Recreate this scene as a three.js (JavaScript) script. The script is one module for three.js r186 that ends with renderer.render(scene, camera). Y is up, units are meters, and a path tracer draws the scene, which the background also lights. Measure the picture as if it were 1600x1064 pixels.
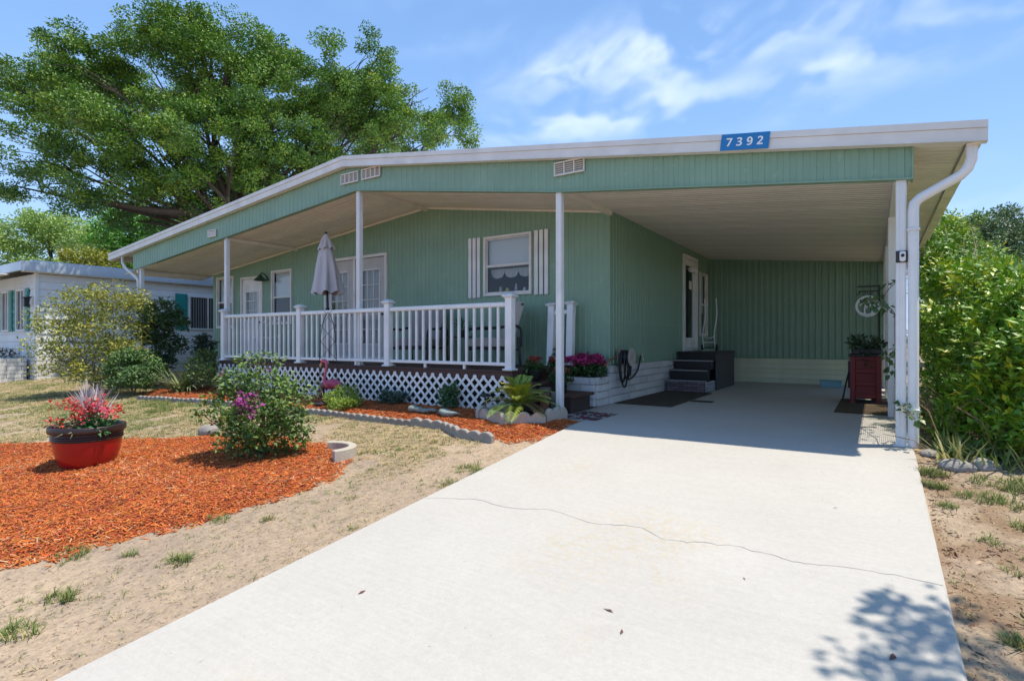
import * as THREE from 'three';
import { mergeGeometries } from 'three/addons/utils/BufferGeometryUtils.js';
import { TextGeometry } from 'three/addons/geometries/TextGeometry.js';
import { FontLoader } from 'three/addons/loaders/FontLoader.js';

// ---------- camera, sky, sun, exposure ----------
const scene = new THREE.Scene();
const camera = new THREE.PerspectiveCamera(63.48, 1024 / 680, 0.05, 900);
camera.position.set(0, 0.95, 0);
camera.rotation.y = THREE.MathUtils.degToRad(33.4);
const renderer = new THREE.WebGLRenderer({ antialias: true });
renderer.setSize(1024, 680);
renderer.toneMapping = THREE.LinearToneMapping;
renderer.toneMappingExposure = 2.1;
renderer.shadowMap.enabled = true;
const SUN_DIR = new THREE.Vector3(0.335, 1, -0.155).normalize();
const sun = new THREE.DirectionalLight(new THREE.Color(1, 0.91, 0.76), 2.9);
sun.position.copy(SUN_DIR).multiplyScalar(60).add(new THREE.Vector3(-8, 0, -8));
sun.target.position.set(-8, 0, -8);
sun.castShadow = true;
sun.shadow.mapSize.set(4096, 4096);
Object.assign(sun.shadow.camera, { left: -32, right: 32, top: 32, bottom: -32, near: 1, far: 140 });
scene.add(sun, sun.target);

// ---------- random and noise ----------
function rngOf(seed) { let a = seed >>> 0; return () => { a = (a + 0x6D2B79F5) | 0; let t = Math.imul(a ^ (a >>> 15), 1 | a); t = (t + Math.imul(t ^ (t >>> 7), 61 | t)) ^ t; return ((t ^ (t >>> 14)) >>> 0) / 4294967296; }; }
let R = rngOf(7392);
const rr = (a, b) => a + (b - a) * R();
const lerp = (a, b, t) => a + (b - a) * t, clamp = (x, a = 0, b = 1) => Math.min(b, Math.max(a, x));
const sstep = (a, b, x) => { const t = clamp((x - a) / (b - a)); return t * t * (3 - 2 * t); };
const LAT = new Float32Array(65536); { const r = rngOf(11); for (let i = 0; i < 65536; i++) LAT[i] = r(); }
function vnoise(x, y, per) {           // value noise, repeats every per cells
  const xi = Math.floor(x), yi = Math.floor(y), fx = x - xi, fy = y - yi;
  const w = (i, p) => p ? ((i % p) + p) % p : i & 255;
  const x0 = w(xi, per), x1 = w(xi + 1, per), y0 = w(yi, per), y1 = w(yi + 1, per);
  const u = fx * fx * (3 - 2 * fx), v = fy * fy * (3 - 2 * fy);
  const L = (a, b) => LAT[((a & 255) + (b & 255) * 256)];
  return lerp(lerp(L(x0, y0), L(x1, y0), u), lerp(L(x0, y1), L(x1, y1), u), v);
}
function fbm(x, y, oct = 4, per = 0) { let s = 0, a = 0.5, n = 0; for (let i = 0; i < oct; i++) { s += a * vnoise(x + i * 17, y + i * 31, per); n += a; x *= 2; y *= 2; per *= 2; a *= 0.5; } return s / n; }

// ---------- sky ----------
{
  const W = 2048, H = 1024, d = new Float32Array(W * H * 4);
  const wisps = [ // compass angle, height, width along, width up, strength
    [-2.084, 0.446, 0.1, 0.03, 1.01], [-1.942, 0.484, 0.13, 0.035, 1.28], [-1.914, 0.426, 0.16, 0.05, 1.35], [-1.844, 0.477, 0.09, 0.025, 1.22], [-2.004, 0.37, 0.16, 0.03, 1.01], [-1.818, 0.378, 0.2, 0.022, 0.74], [-1.672, 0.469, 0.1, 0.025, 0.6], [-1.568, 0.461, 0.14, 0.03, 0.75], [-1.552, 0.399, 0.13, 0.024, 0.75], [-1.618, 0.399, 0.08, 0.018, 0.7], [-1.728, 0.446, 0.04, 0.016, 0.6], [-2.246, 0.491, 0.12, 0.02, 0.4], [-1.43, 0.199, 0.16, 0.025, 0.5], [-1.627, 0.353, 0.2, 0.018, 0.45], [-2.084, 0.357, 0.2, 0.02, 0.4], [-1.43, 0.39, 0.1, 0.02, 0.3]];
  for (let j = 0; j < H; j++) {
    const el = ((j + 0.5) / H - 0.5) * Math.PI, y = Math.sin(el);
    for (let i = 0; i < W; i++) {
      const az = ((i + 0.5) / W - 0.5) * 2 * Math.PI, k = (j * W + i) * 4;
      let r, g, b;
      if (y < 0) { r = .44; g = .40; b = .33; } else {
        const h = Math.pow(1 - clamp(y), 2.2), hz = Math.exp(-y * 8);
        r = lerp(.10, .195, h); g = lerp(.19, .37, h); b = lerp(.37, .69, h);
        r = lerp(r, .53, hz * .8); g = lerp(g, .63, hz * .8); b = lerp(b, .76, hz * .8);
        const cx = Math.cos(az) * Math.cos(el) / (y + .18), cz = Math.sin(az) * Math.cos(el) / (y + .18);
        const wx = fbm(cx * 1.3 + 3, cz * 1.3 + 8, 3) * 1.6, wz = fbm(cx * 1.3 + 40, cz * 1.3 + 2, 3) * 1.6;
        const ww = fbm(az * 5 + 9, el * 9 + 3, 4) * 1.7, n = fbm(az * 11 + ww * 1.3 + 60, el * 26 + ww * 2.2 + 5, 6), streak = fbm(az * 26 + el * 18 + ww * 2 + 80, el * 60 - az * 14 + ww * 3, 5);
        let cov = sstep(.60, .92, fbm(cx * .8 + 20 + wx * .5, cz * .8 + 31, 4)) * .4 * (1 - sstep(.75, 1.05, el));
        for (const [wa, we, a, bb, s] of wisps) { let da = az - wa; if (da > Math.PI) da -= 2 * Math.PI; if (da < -Math.PI) da += 2 * Math.PI; const q = (da / a) ** 2 + ((el - we - da * .12 - (n - .5) * .05) / bb) ** 2; if (q < 9) cov += s * Math.exp(-q) * .62; }
        const c = clamp(cov * (sstep(.30, .74, n) * .75 + .22 * sstep(.3, .75, streak) * sstep(.25, .55, n)) * .5, 0, .5);
        r = lerp(r, .60, c); g = lerp(g, .65, c); b = lerp(b, .74, c);
      }
      d[k] = r; d[k + 1] = g; d[k + 2] = b; d[k + 3] = 1;
    }
  }
  const t = new THREE.DataTexture(d, W, H, THREE.RGBAFormat, THREE.FloatType);
  t.mapping = THREE.EquirectangularReflectionMapping; t.magFilter = t.minFilter = THREE.LinearFilter; t.wrapS = THREE.RepeatWrapping; t.needsUpdate = true;
  scene.background = t; scene.environment = t;
}

// ---------- textures and materials ----------
function tex(n, fn, srgb = true, rep = 1, repY = rep) {
  const d = new Uint8Array(n * n * 4);
  for (let j = 0; j < n; j++) for (let i = 0; i < n; i++) { const c = fn(i / n, j / n), k = (j * n + i) * 4; d[k] = clamp(c[0]) * 255; d[k + 1] = clamp(c[1]) * 255; d[k + 2] = clamp(c[2]) * 255; d[k + 3] = 255; }
  const t = new THREE.DataTexture(d, n, n); t.wrapS = t.wrapT = THREE.RepeatWrapping; t.magFilter = THREE.LinearFilter; t.minFilter = THREE.LinearMipmapLinearFilter; t.generateMipmaps = true;
  if (srgb) t.colorSpace = THREE.SRGBColorSpace; t.repeat.set(rep, repY); t.needsUpdate = true; return t;
}
const g3 = v => [v, v, v];
const T = {};
T.weather = tex(512, (u, v) => { const a = fbm(u * 6, v * 6, 5, 6), s = fbm(u * 40, v * 3, 3, 0) ; const sp = vnoise(u * 128, v * 128, 128) > .93 ? .03 : 0; return g3(.86 + .13 * a - sp); }, true, .7);
T.siding = tex(512, (u, v) => { const st = fbm(u * 48, v * 2, 3, 2), a = fbm(u * 5, v * 5, 4, 5), ch = sstep(.70, .8, fbm(u * 24, v * 24, 4, 24)); return [.84 + .12 * a + .05 * st + ch * .05, .85 + .1 * a + .05 * st + ch * .04, .84 + .11 * a + .05 * st + ch * .05]; }, true, .45);
T.concrete = tex(2048, (u, v) => {
  const a = fbm(u * 5, v * 5, 5, 5), f = fbm(u * 128, v * 128, 3, 128), br = fbm(u * 12, v * 256, 2, 12), g = vnoise(u * 512, v * 512, 512);
  let s = .86 + .05 * (a - .5) + .035 * (f - .5) + .025 * (br - .5) + .03 * (g - .5);
  const st = sstep(.56, .74, fbm(u * 3 + 7, v * 3 + 2, 4, 3)) * sstep(.42, .62, fbm(u * 120, v * 120, 2, 120)), pz = sstep(.42, .62, fbm(u * 7 + 4, v * 7, 3, 7)), pit = vnoise(u * 256 + 9, v * 256, 256) > .985 ? .30 : 0, pit2 = vnoise(u * 130 + 3, v * 130, 130) > .988 ? .22 : 0;
  s -= pit * pz + pit2 * pz * .8;
  return [s + .006, s - .02 * st, s - .014 - .055 * st];
}, true, .31);
T.concreteBump = tex(512, (u, v) => g3(fbm(u * 120, v * 120, 3, 120) * .7 + fbm(u * 8, v * 160, 2, 8) * .3), false, .5);
T.sand = tex(1024, (u, v) => {
  const a = fbm(u * 5, v * 5, 5, 5), f = fbm(u * 70, v * 70, 3, 70), d = sstep(.72, .80, fbm(u * 128 + 3, v * 128, 2, 128)), d2 = sstep(.66, .72, fbm(u * 24 + 9, v * 24, 4, 24)), g = vnoise(u * 256, v * 256, 256);
  const s = .84 + .16 * (a - .5) + .14 * (f - .5) + .10 * (g - .5) - .20 * d - .05 * d2;
  return [s, s * (.94 - .02 * d), s * (.87 - .04 * a)];
}, true, .5);
T.sandBump = tex(1024, (u, v) => g3(.5 * fbm(u * 46, v * 46, 4, 46) + .5 * fbm(u * 14, v * 14, 3, 14)), false, .5);
T.bark = tex(256, (u, v) => g3(.55 + .45 * fbm(u * 30, v * 5, 4, 5)), true, 2);
T.wood = tex(256, (u, v) => g3(.7 + .3 * fbm(u * 3, v * 40, 4, 3)), true, 1);
T.fine = tex(256, (u, v) => g3(fbm(u * 32, v * 32, 4, 32)), false, 1);
T.rug = tex(256, (u, v) => { const a = fbm(u * 9, v * 9, 3, 9), b = fbm(u * 26 + 5, v * 26, 3, 26); if (b > .56) return [.16, .15, .17]; if (a > .56) return [.62, .22, .26]; if (a < .42) return [.80, .76, .74]; return [.42, .38, .42]; }, true, 1.4);
T.carpet = tex(256, (u, v) => { const b = vnoise(u * 100, v * 100, 100), a = fbm(u * 6, v * 6, 3, 6); return [.30 + .12 * b + .05 * a, .27 + .11 * b + .05 * a, .22 + .1 * b + .04 * a]; }, true, 1);
const rep = (t, a, b = a) => { const c = t.clone(); c.repeat.set(a, b); c.needsUpdate = true; return c; };
const M = (r, g, b, o = {}) => { const m = new THREE.MeshStandardMaterial({ roughness: .7, ...o }); m.color.setRGB(r, g, b); m.side = THREE.DoubleSide; return m; };
const white = M(.90, .89, .87, { map: T.weather, roughness: .55 }), vinyl = M(.92, .92, .91, { map: T.weather, roughness: .4 }), trimWhite = M(.88, .86, .82, { map: T.weather, roughness: .5 });
const greenSide = M(.265, .425, .31, { map: T.siding, roughness: .5 });
const pan = M(.92, .86, .76, { map: T.weather, roughness: .45 });
const brickWhite = [0, 1, 2].map(i => M(.66 + .05 * i, .66 + .05 * i, .66 + .045 * i, { map: rep(T.weather, 1.7 + i * .4), bumpMap: rep(T.fine, 3), bumpScale: .004, roughness: .8 }));
const mortar = M(.52, .52, .51, { roughness: .9 });
const concreteM = M(.605, .59, .565, { map: T.concrete, bumpMap: T.concreteBump, bumpScale: .0008, roughness: .85 });
const stoneGrey = [0, 1, 2].map(i => M(.29 + .05 * i, .265 + .05 * i, .24 + .045 * i, { map: rep(T.weather, 3), bumpMap: rep(T.fine, 4), bumpScale: .006, roughness: .95 }));
const stonePale = M(.60, .56, .49, { map: rep(T.concrete, 1.3), bumpMap: rep(T.fine, 4), bumpScale: .004, roughness: .95 });
const brownWood = M(.115, .055, .04, { map: T.wood, roughness: .7 }), darkWood = M(.06, .035, .03, { map: T.wood, roughness: .6 });
const black = M(.018, .018, .02, { roughness: .5 }), blackMetal = M(.02, .02, .022, { roughness: .4, metalness: .3 }), charcoal = M(.055, .055, .06, { roughness: .75, map: T.weather });
const glass = new THREE.MeshPhysicalMaterial({ roughness: .02, transmission: 1, thickness: 0, ior: 1.5 }); glass.color.setRGB(.86, .9, .9);
const barkM = M(.15, .115, .085, { map: T.bark, bumpMap: T.bark, bumpScale: .02, roughness: .95 }), twigM = M(.22, .17, .12, { roughness: .95 });
const leafMat = (rough = .55, tr = .35) => { const m = new THREE.MeshPhysicalMaterial({ roughness: rough, transmission: tr, thickness: 0, vertexColors: true, side: THREE.DoubleSide }); return m; };
const oakLeaf = leafMat(.6, .3), leafM = leafMat(.62, .45), glossLeaf = leafMat(.45, .4), petalM = leafMat(.85, .3);
const curtainM = new THREE.MeshPhysicalMaterial({ roughness: 1, transmission: .35, thickness: 0, side: THREE.DoubleSide }); curtainM.color.setRGB(.62, .62, .6);
const blindM = M(.62, .66, .70, { roughness: .8 });

// ---------- geometry helpers ----------
const V = (x, y, z) => new THREE.Vector3(x, y, z);
function flat(g) { g = g.index ? g.toNonIndexed() : g; for (const k of Object.keys(g.attributes)) if (!['position', 'normal', 'uv', 'color'].includes(k)) g.deleteAttribute(k); return g; }
function uvBox(g) {                  // uv in metres from the dominant axis of each vertex normal
  const p = g.attributes.position, n = g.attributes.normal, uv = new Float32Array(p.count * 2);
  for (let i = 0; i < p.count; i++) { const ax = Math.abs(n.getX(i)), ay = Math.abs(n.getY(i)), az = Math.abs(n.getZ(i)); const x = p.getX(i), y = p.getY(i), z = p.getZ(i); const q = ay > ax && ay > az ? [x, z] : ax > az ? [z, y] : [x, y]; uv[2 * i] = q[0]; uv[2 * i + 1] = q[1]; }
  g.setAttribute('uv', new THREE.BufferAttribute(uv, 2)); return g;
}
function mg(list) { const l = list.map(g => { g = flat(g); g.deleteAttribute('uv'); if (!g.attributes.normal) g.computeVertexNormals(); return g; }); return uvBox(l.length > 1 ? mergeGeometries(l) : l[0]); }
function chamfer(w, h, d, c = .004) {  // box with bevelled edges, 44 triangles
  const P = [], a = [w / 2, h / 2, d / 2]; c = Math.min(c, a[0] * .9, a[1] * .9, a[2] * .9);
  const vert = (s, ax) => { const v = [0, 1, 2].map(i => s[i] * (i === ax ? a[i] : a[i] - c)); return v; };
  const tri = (A, B, C) => { const ab = V(...B).sub(V(...A)), ac = V(...C).sub(V(...A)), n = ab.cross(ac), m = V(...A).add(V(...B)).add(V(...C)); if (n.dot(m) < 0) P.push(...A, ...C, ...B); else P.push(...A, ...B, ...C); };
  const quad = (A, B, C, D) => { tri(A, B, C); tri(A, C, D); };
  for (let ax = 0; ax < 3; ax++) for (const s of [-1, 1]) { const o = [(ax + 1) % 3, (ax + 2) % 3], q = [[-1, -1], [1, -1], [1, 1], [-1, 1]].map(([i, j]) => { const k = [0, 0, 0]; k[ax] = s; k[o[0]] = i; k[o[1]] = j; return vert(k, ax); }); quad(...q); }
  for (let ax = 0; ax < 3; ax++) { const [b, e] = [(ax + 1) % 3, (ax + 2) % 3]; for (const i of [-1, 1]) for (const j of [-1, 1]) { const k = t => { const q = [0, 0, 0]; q[ax] = t; q[b] = i; q[e] = j; return q; }; quad(vert(k(-1), b), vert(k(1), b), vert(k(1), e), vert(k(-1), e)); } }
  for (const i of [-1, 1]) for (const j of [-1, 1]) for (const k of [-1, 1]) tri(vert([i, j, k], 0), vert([i, j, k], 1), vert([i, j, k], 2));
  const g = new THREE.BufferGeometry(); g.setAttribute('position', new THREE.Float32BufferAttribute(P, 3)); g.computeVertexNormals(); return g;
}
const bx = (w, h, d, x = 0, y = 0, z = 0, c = .003) => chamfer(w, h, d, c).translate(x, y, z);
const b6 = (x0, x1, y0, y1, z0, z1, c = .003) => bx(x1 - x0, y1 - y0, z1 - z0, (x0 + x1) / 2, (y0 + y1) / 2, (z0 + z1) / 2, c);
const cyl = (r0, r1, h, x, y, z, n = 14) => new THREE.CylinderGeometry(r1, r0, h, n).translate(x, y, z);
function bar(a, b, w, t = w) { const d = b.clone().sub(a), L = d.length(), g = chamfer(w, L, t, Math.min(w, t) * .1); g.applyQuaternion(new THREE.Quaternion().setFromUnitVectors(V(0, 1, 0), d.normalize())); const m = a.clone().add(b).multiplyScalar(.5); return g.translate(m.x, m.y, m.z); }
function tube(pts, radii, seg = 7, caps = true) {   // tapered tube through points
  const n = pts.length, pos = [], idx = []; let ref = V(.13, .2, 1).normalize();
  for (let i = 0; i < n; i++) {
    const t = pts[Math.min(n - 1, i + 1)].clone().sub(pts[Math.max(0, i - 1)]).normalize();
    let u = ref.clone().sub(t.clone().multiplyScalar(ref.dot(t))); if (u.length() < .05) u = V(1, 0, 0).sub(t.clone().multiplyScalar(t.x)); u.normalize(); ref = u.clone();
    const w = t.clone().cross(u), r = Array.isArray(radii) ? radii[i] : radii, [ra, rb] = Array.isArray(r) ? r : [r, r];
    for (let k = 0; k < seg; k++) { const a = k / seg * Math.PI * 2, p = pts[i].clone().addScaledVector(u, Math.cos(a) * ra).addScaledVector(w, Math.sin(a) * rb); pos.push(p.x, p.y, p.z); }
  }
  for (let i = 0; i < n - 1; i++) for (let k = 0; k < seg; k++) { const a = i * seg + k, b = i * seg + (k + 1) % seg; idx.push(a, b, a + seg, b, b + seg, a + seg); }
  if (caps) for (const [i, f] of [[0, 0], [n - 1, 1]]) { const c = pos.length / 3; pos.push(pts[i].x, pts[i].y, pts[i].z); for (let k = 0; k < seg; k++) { const a = i * seg + k, b = i * seg + (k + 1) % seg; f ? idx.push(a, b, c) : idx.push(b, a, c); } }
  const g = new THREE.BufferGeometry(); g.setAttribute('position', new THREE.Float32BufferAttribute(pos, 3)); g.setIndex(idx); g.computeVertexNormals(); return g;
}
const spline = (pts, n) => new THREE.CatmullRomCurve3(pts).getPoints(n);
const wire = (pts, r, n = 16, seg = 6) => tube(spline(pts, n), r, seg);
function extr(shapePts, depth, bev = 0) { const s = new THREE.Shape(shapePts.map(([x, y]) => new THREE.Vector2(x, y))); return new THREE.ExtrudeGeometry(s, { depth, bevelEnabled: bev > 0, bevelThickness: bev, bevelSize: bev, bevelSegments: 1, curveSegments: 8 }); }
const lathe = (pts, n = 32) => new THREE.LatheGeometry(pts.map(([x, y]) => new THREE.Vector2(x, y)), n);

// ---------- scene graph helpers ----------
const taken = {};
function numbered(n) { const k = taken[n] = (taken[n] ?? -1) + 1; return k ? `${n}_${String(k).padStart(3, '0')}` : n; }
function tag(o, label, category, group, kind) { if (label) o.userData.label = label; if (category) o.userData.category = category; if (group) o.userData.group = group; if (kind) o.userData.kind = kind; return o; }
function thing(name, label, category, base = [0, 0, 0], turn = 0, group) { const o = new THREE.Group(); o.name = numbered(name); o.position.set(...base); o.rotation.y = turn; scene.add(o); return tag(o, label, category, group); }
function part(parent, name, geo, mat, at) { const m = new THREE.Mesh(geo, mat); m.name = name; if (at) m.position.set(...at); parent.add(m); return m; }
function solo(name, label, category, geo, mat, base = [0, 0, 0], group) { const m = new THREE.Mesh(geo, mat); m.name = numbered(name); m.position.set(...base); scene.add(m); return tag(m, label, category, group); }
function struct(name, geo, mat) { const m = new THREE.Mesh(geo, mat); m.name = name; m.userData.kind = 'structure'; scene.add(m); return m; }
const pl = pts => x => { for (let i = 1; i < pts.length; i++) if (x <= pts[i][0] || i === pts.length - 1) { const [a, b] = [pts[i - 1], pts[i]]; return a[1] + (b[1] - a[1]) * (x - a[0]) / (b[0] - a[0]); } };

// ---------- ground ----------
const grade = z => { const t = z + 5.8; const s = t <= -.25 ? 0 : t < .25 ? (t + .25) ** 2 : t; return -0.0977 * Math.min(s, 8.2); };
const inBed = (x, z, poly) => { let c = false; for (let i = 0, j = poly.length - 1; i < poly.length; j = i++) { const [a, b] = poly[i], [d, e] = poly[j]; if ((b > z) !== (e > z) && x < (d - a) * (z - b) / (e - b) + a) c = !c; } return c; };
const bedFront = [[-4.05, -3.30], [-3.97, -2.95], [-4.02, -2.5], [-4.14, -2.06], [-4.38, -1.5], [-4.55, -1.1], [-4.9, -.5], [-5.6, .1], [-8.6, .3], [-10.2, -1.0], [-9.9, -2.0], [-9.26, -2.35], [-8.2, -2.9], [-6.9, -3.65], [-5.8, -4.0], [-4.86, -3.98], [-4.35, -3.72]];
const bedPorch = [[-12.2, -6.35], [-12.2, -5.0], [-11.34, -4.72], [-9.26, -4.96], [-6.58, -5.07], [-5.5, -5.04], [-4.2, -5.06], [-3.97, -4.84], [-3.24, -4.78], [-2.93, -4.98], [-2.93, -6.02], [-3.9, -6.15], [-3.9, -6.4]];
const groundY = (x, z) => grade(z) - .028 + (fbm(x * 2.2 + 50, z * 2.2 + 50, 3) - .5) * .022 * (z > -12 && x > -16 && x < 5 ? 1 : 0);
const grassy = (x, z) => {            // how much dry grass covers the sand
  let k = sstep(-5.6, -9.5, x) * .68 + sstep(-2.6, -4.3, z) * .55 * sstep(-3.2, -3.9, x) ;
  if (x > .3) k = .22; if (x < -13) k = .95;
  return clamp(k * (.25 + 1.05 * fbm(x * 1.1 + 9, z * 1.1 + 4, 4)) * sstep(.42, .66, fbm(x * 2.7, z * 2.7 + 60, 3) + k * .22));
};
{
  const axis = (lo, hi, step, out) => { const a = []; for (let x = lo; x <= hi + 1e-6; x += step) a.push(x); let s = step, p = hi; while (p < out) { s *= 1.35; p += s; a.push(p); } s = step; p = lo; while (p > -out) { s *= 1.35; p -= s; a.unshift(p); } return a; };
  const xs = axis(-13, 4, .07, 420), zs = axis(-7, 1.4, .07, 420), pos = [], col = [], uv = [], idx = [];
  for (const z of zs) for (const x of xs) {
    const near = x > -12 && x < 4 && z > -6.5 && z < 1.4;
    const y = groundY(x, z) + (near ? (fbm(x * 7, z * 7, 3) - .5) * .016 : 0); pos.push(x, y, z); uv.push(x, z);
    const k = grassy(x, z), far = Math.abs(x + 6) > 40 || z < -40 ? 1 : 0, big = .86 + .28 * fbm(x * .9 + 3, z * .9 + 7, 3), lt = x > .29 ? sstep(.42, .6, fbm(x * 5 + 2, z * 5, 4)) * .65 : 0;
    const s = [.39 * big, .345 * big, .308 * big], gr = [.33, .285, .15];
    const c = [0, 1, 2].map(i => lerp(lerp(s[i], gr[i], Math.max(k * .8, far)), [.20, .13, .08][i], lt)); col.push(...c);
  }
  const w = xs.length; for (let j = 0; j < zs.length - 1; j++) for (let i = 0; i < w - 1; i++) { const a = j * w + i; idx.push(a, a + w, a + 1, a + 1, a + w, a + w + 1); }
  const g = new THREE.BufferGeometry(); g.setAttribute('position', new THREE.Float32BufferAttribute(pos, 3)); g.setAttribute('color', new THREE.Float32BufferAttribute(col, 3)); g.setAttribute('uv', new THREE.Float32BufferAttribute(uv, 2)); g.setIndex(idx); g.computeVertexNormals();
  const m = M(1.25, 1.25, 1.25, { map: T.sand, bumpMap: T.sandBump, bumpScale: .03, vertexColors: true, roughness: 1 }); struct('ground', g, m);
}
// driveway and carport slab
{
  const zs = []; for (let z = -13.62; z < -6.4; z += .6) zs.push(z); for (let z = -6.4; z < 3.4; z += .1) zs.push(z);
  const x0 = -2.9, x1 = .29, xc = -3.32, P = [], q = (a, b, c, d) => P.push(...a, ...b, ...c, ...a, ...c, ...d);
  for (let i = 0; i < zs.length - 1; i++) {
    const [a, b] = [zs[i], zs[i + 1]], ya = grade(a), yb = grade(b), L = b <= -5.99 ? xc : x0, e = .012;
    const A = L + e, B = x1 - e;
    q([A, ya, a], [A, yb, b], [B, yb, b], [B, ya, a]);
    q([L, ya - e, a], [L, yb - e, b], [A, yb, b], [A, ya, a]); q([B, ya, a], [B, yb, b], [x1, yb - e, b], [x1, ya - e, a]);
    q([L, ya - .12, a], [L, yb - .12, b], [L, yb - e, b], [L, ya - e, a]); q([x1, ya - e, a], [x1, yb - e, b], [x1, yb - .12, b], [x1, ya - .12, a]);
  }
  q([xc, -.12, -5.99], [x0, -.12, -5.99], [x0, 0, -5.99], [xc, 0, -5.99]);
  const g = new THREE.BufferGeometry(); g.setAttribute('position', new THREE.Float32BufferAttribute(P, 3)); g.computeVertexNormals(); uvBox(g);
  const d = struct('driveway', g, concreteM);
  // crack across the slab: a narrow ribbon of dirt
  const cp = [[-2.88, -3.16], [-2.5, -3.30], [-2.2, -3.27], [-1.9, -3.36], [-1.55, -3.30], [-1.25, -3.36], [-1.05, -3.27], [-.84, -3.33], [-.6, -3.36], [-.35, -3.32], [-.1, -3.38], [.28, -3.375]].map(([x, z]) => V(x, 0, z));
  const cr = new THREE.CatmullRomCurve3(cp).getPoints(150), Q = [];
  const off = cr.map((p, i) => (fbm(i * .3, 3, 3) - .5) * .035), wd = cr.map((p, i) => .0010 + .0028 * fbm(i * .21 + 9, 7, 3));
  for (let i = 0; i < cr.length - 1; i++) { const f = (k, s) => { const z = cr[k].z + off[k] + s * wd[k]; return [cr[k].x, grade(z) + .003, z]; }; Q.push(...f(i, -1), ...f(i, 1), ...f(i + 1, 1), ...f(i, -1), ...f(i + 1, 1), ...f(i + 1, -1)); }
  const cg = new THREE.BufferGeometry(); cg.setAttribute('position', new THREE.Float32BufferAttribute(Q, 3)); cg.computeVertexNormals(); part(d, 'crack', cg, M(.42, .40, .375, { roughness: 1 }));
}
// mulch beds
const mulchBase = M(.46, .105, .028, { roughness: 1, map: rep(T.sand, 3), bumpMap: rep(T.sandBump, 2.5), bumpScale: .03 });
const mulchY = (x, z, bed) => { let dm = 9; for (let i = 0, j = bed.length - 1; i < bed.length; j = i++) { const [ax, az] = bed[j], [bx2, bz] = bed[i]; const t = clamp(((x - ax) * (bx2 - ax) + (z - az) * (bz - az)) / ((bx2 - ax) ** 2 + (bz - az) ** 2)); dm = Math.min(dm, Math.hypot(x - ax - t * (bx2 - ax), z - az - t * (bz - az))); } return groundY(x, z) - .012 + .055 * sstep(0, .3, dm) + (fbm(x * 4, z * 4, 3) - .5) * .02; };
function mulchBed(name, poly, chips, seed, bias) {
  const r = rngOf(seed), xs = poly.map(p => p[0]), zs = poly.map(p => p[1]), X0 = Math.min(...xs), X1 = Math.max(...xs), Z0 = Math.min(...zs), Z1 = Math.max(...zs), P = [], s = .09;
  for (let x = X0 - s; x < X1 + s; x += s) for (let z = Z0 - s; z < Z1 + s; z += s) if (inBed(x + s / 2, z + s / 2, poly)) { const f = (a, b) => [a, mulchY(a, b, poly), b]; P.push(...f(x, z), ...f(x, z + s), ...f(x + s, z + s), ...f(x, z), ...f(x + s, z + s), ...f(x + s, z)); }
  let g = new THREE.BufferGeometry(); g.setAttribute('position', new THREE.Float32BufferAttribute(P, 3)); g.computeVertexNormals(); uvBox(g); struct(name, g, mulchBase);
  const chip = chamfer(.055, .006, .013, .003); { const p = chip.attributes.position; for (let i = 0; i < p.count; i++) { p.setY(i, p.getY(i) - 5 * p.getX(i) ** 2); p.setZ(i, p.getZ(i) * (1 - 9 * Math.abs(p.getX(i)))); } chip.computeVertexNormals(); }
  const im = new THREE.InstancedMesh(chip, M(1, 1, 1, { roughness: .95 }), chips), o = new THREE.Object3D(), c = new THREE.Color();
  for (let i = 0; i < chips;) {
    let x = lerp(X0, X1, r()), z = lerp(Z0, Z1, r()); const e = .12 * (fbm(x * 6, z * 6, 3) - .5) * 2; if (!inBed(x + e, z + e, poly)) { continue; } if (bias && r() < bias(x, z)) continue; if (r() < .02) { x += (r() - .5) * .5; z += (r() - .5) * .5; if (x > -2.9) x = -2.95; }
    o.position.set(x, Math.max(mulchY(x, z, poly), groundY(x, z) + .002) + r() * .012, z); o.rotation.set((r() - .5) * .9, r() * 6.3, (r() - .5) * .7); const k = .35 + r() * .6; o.scale.set(k * (.6 + r()), k, k * (.5 + r() * .9)); o.updateMatrix(); im.setMatrixAt(i, o.matrix);
    const t = r(), b = .7 + .5 * r(); if (t < .03 + .12 * sstep(.52, .7, fbm(x * 1.6 + 8, z * 1.6, 3))) c.setRGB(.55 * b, .33 * b, .18 * b); else if (t < .22) c.setRGB(.22 * b, .045 * b, .018 * b); else c.setRGB(lerp(.44, .62, r()) * b, lerp(.105, .19, r()) * b, lerp(.022, .045, r()) * b); im.setColorAt(i, c); i++;
  }
  im.name = 'mulch_chips' + (seed % 2 ? '' : '_001'); tag(im, seed % 2 ? 'loose orange wood mulch chips in the bed around the red pot' : 'loose orange wood mulch chips in the bed along the lattice', 'mulch', null, 'stuff'); scene.add(im);
}
mulchBed('mulch_bed', bedFront, 64000, 21, (x, z) => x < -8 ? .6 : 0);
mulchBed('mulch_bed_001', bedPorch, 30000, 22, (x, z) => x < -8 || z < -6.1 ? .5 : 0);

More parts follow.
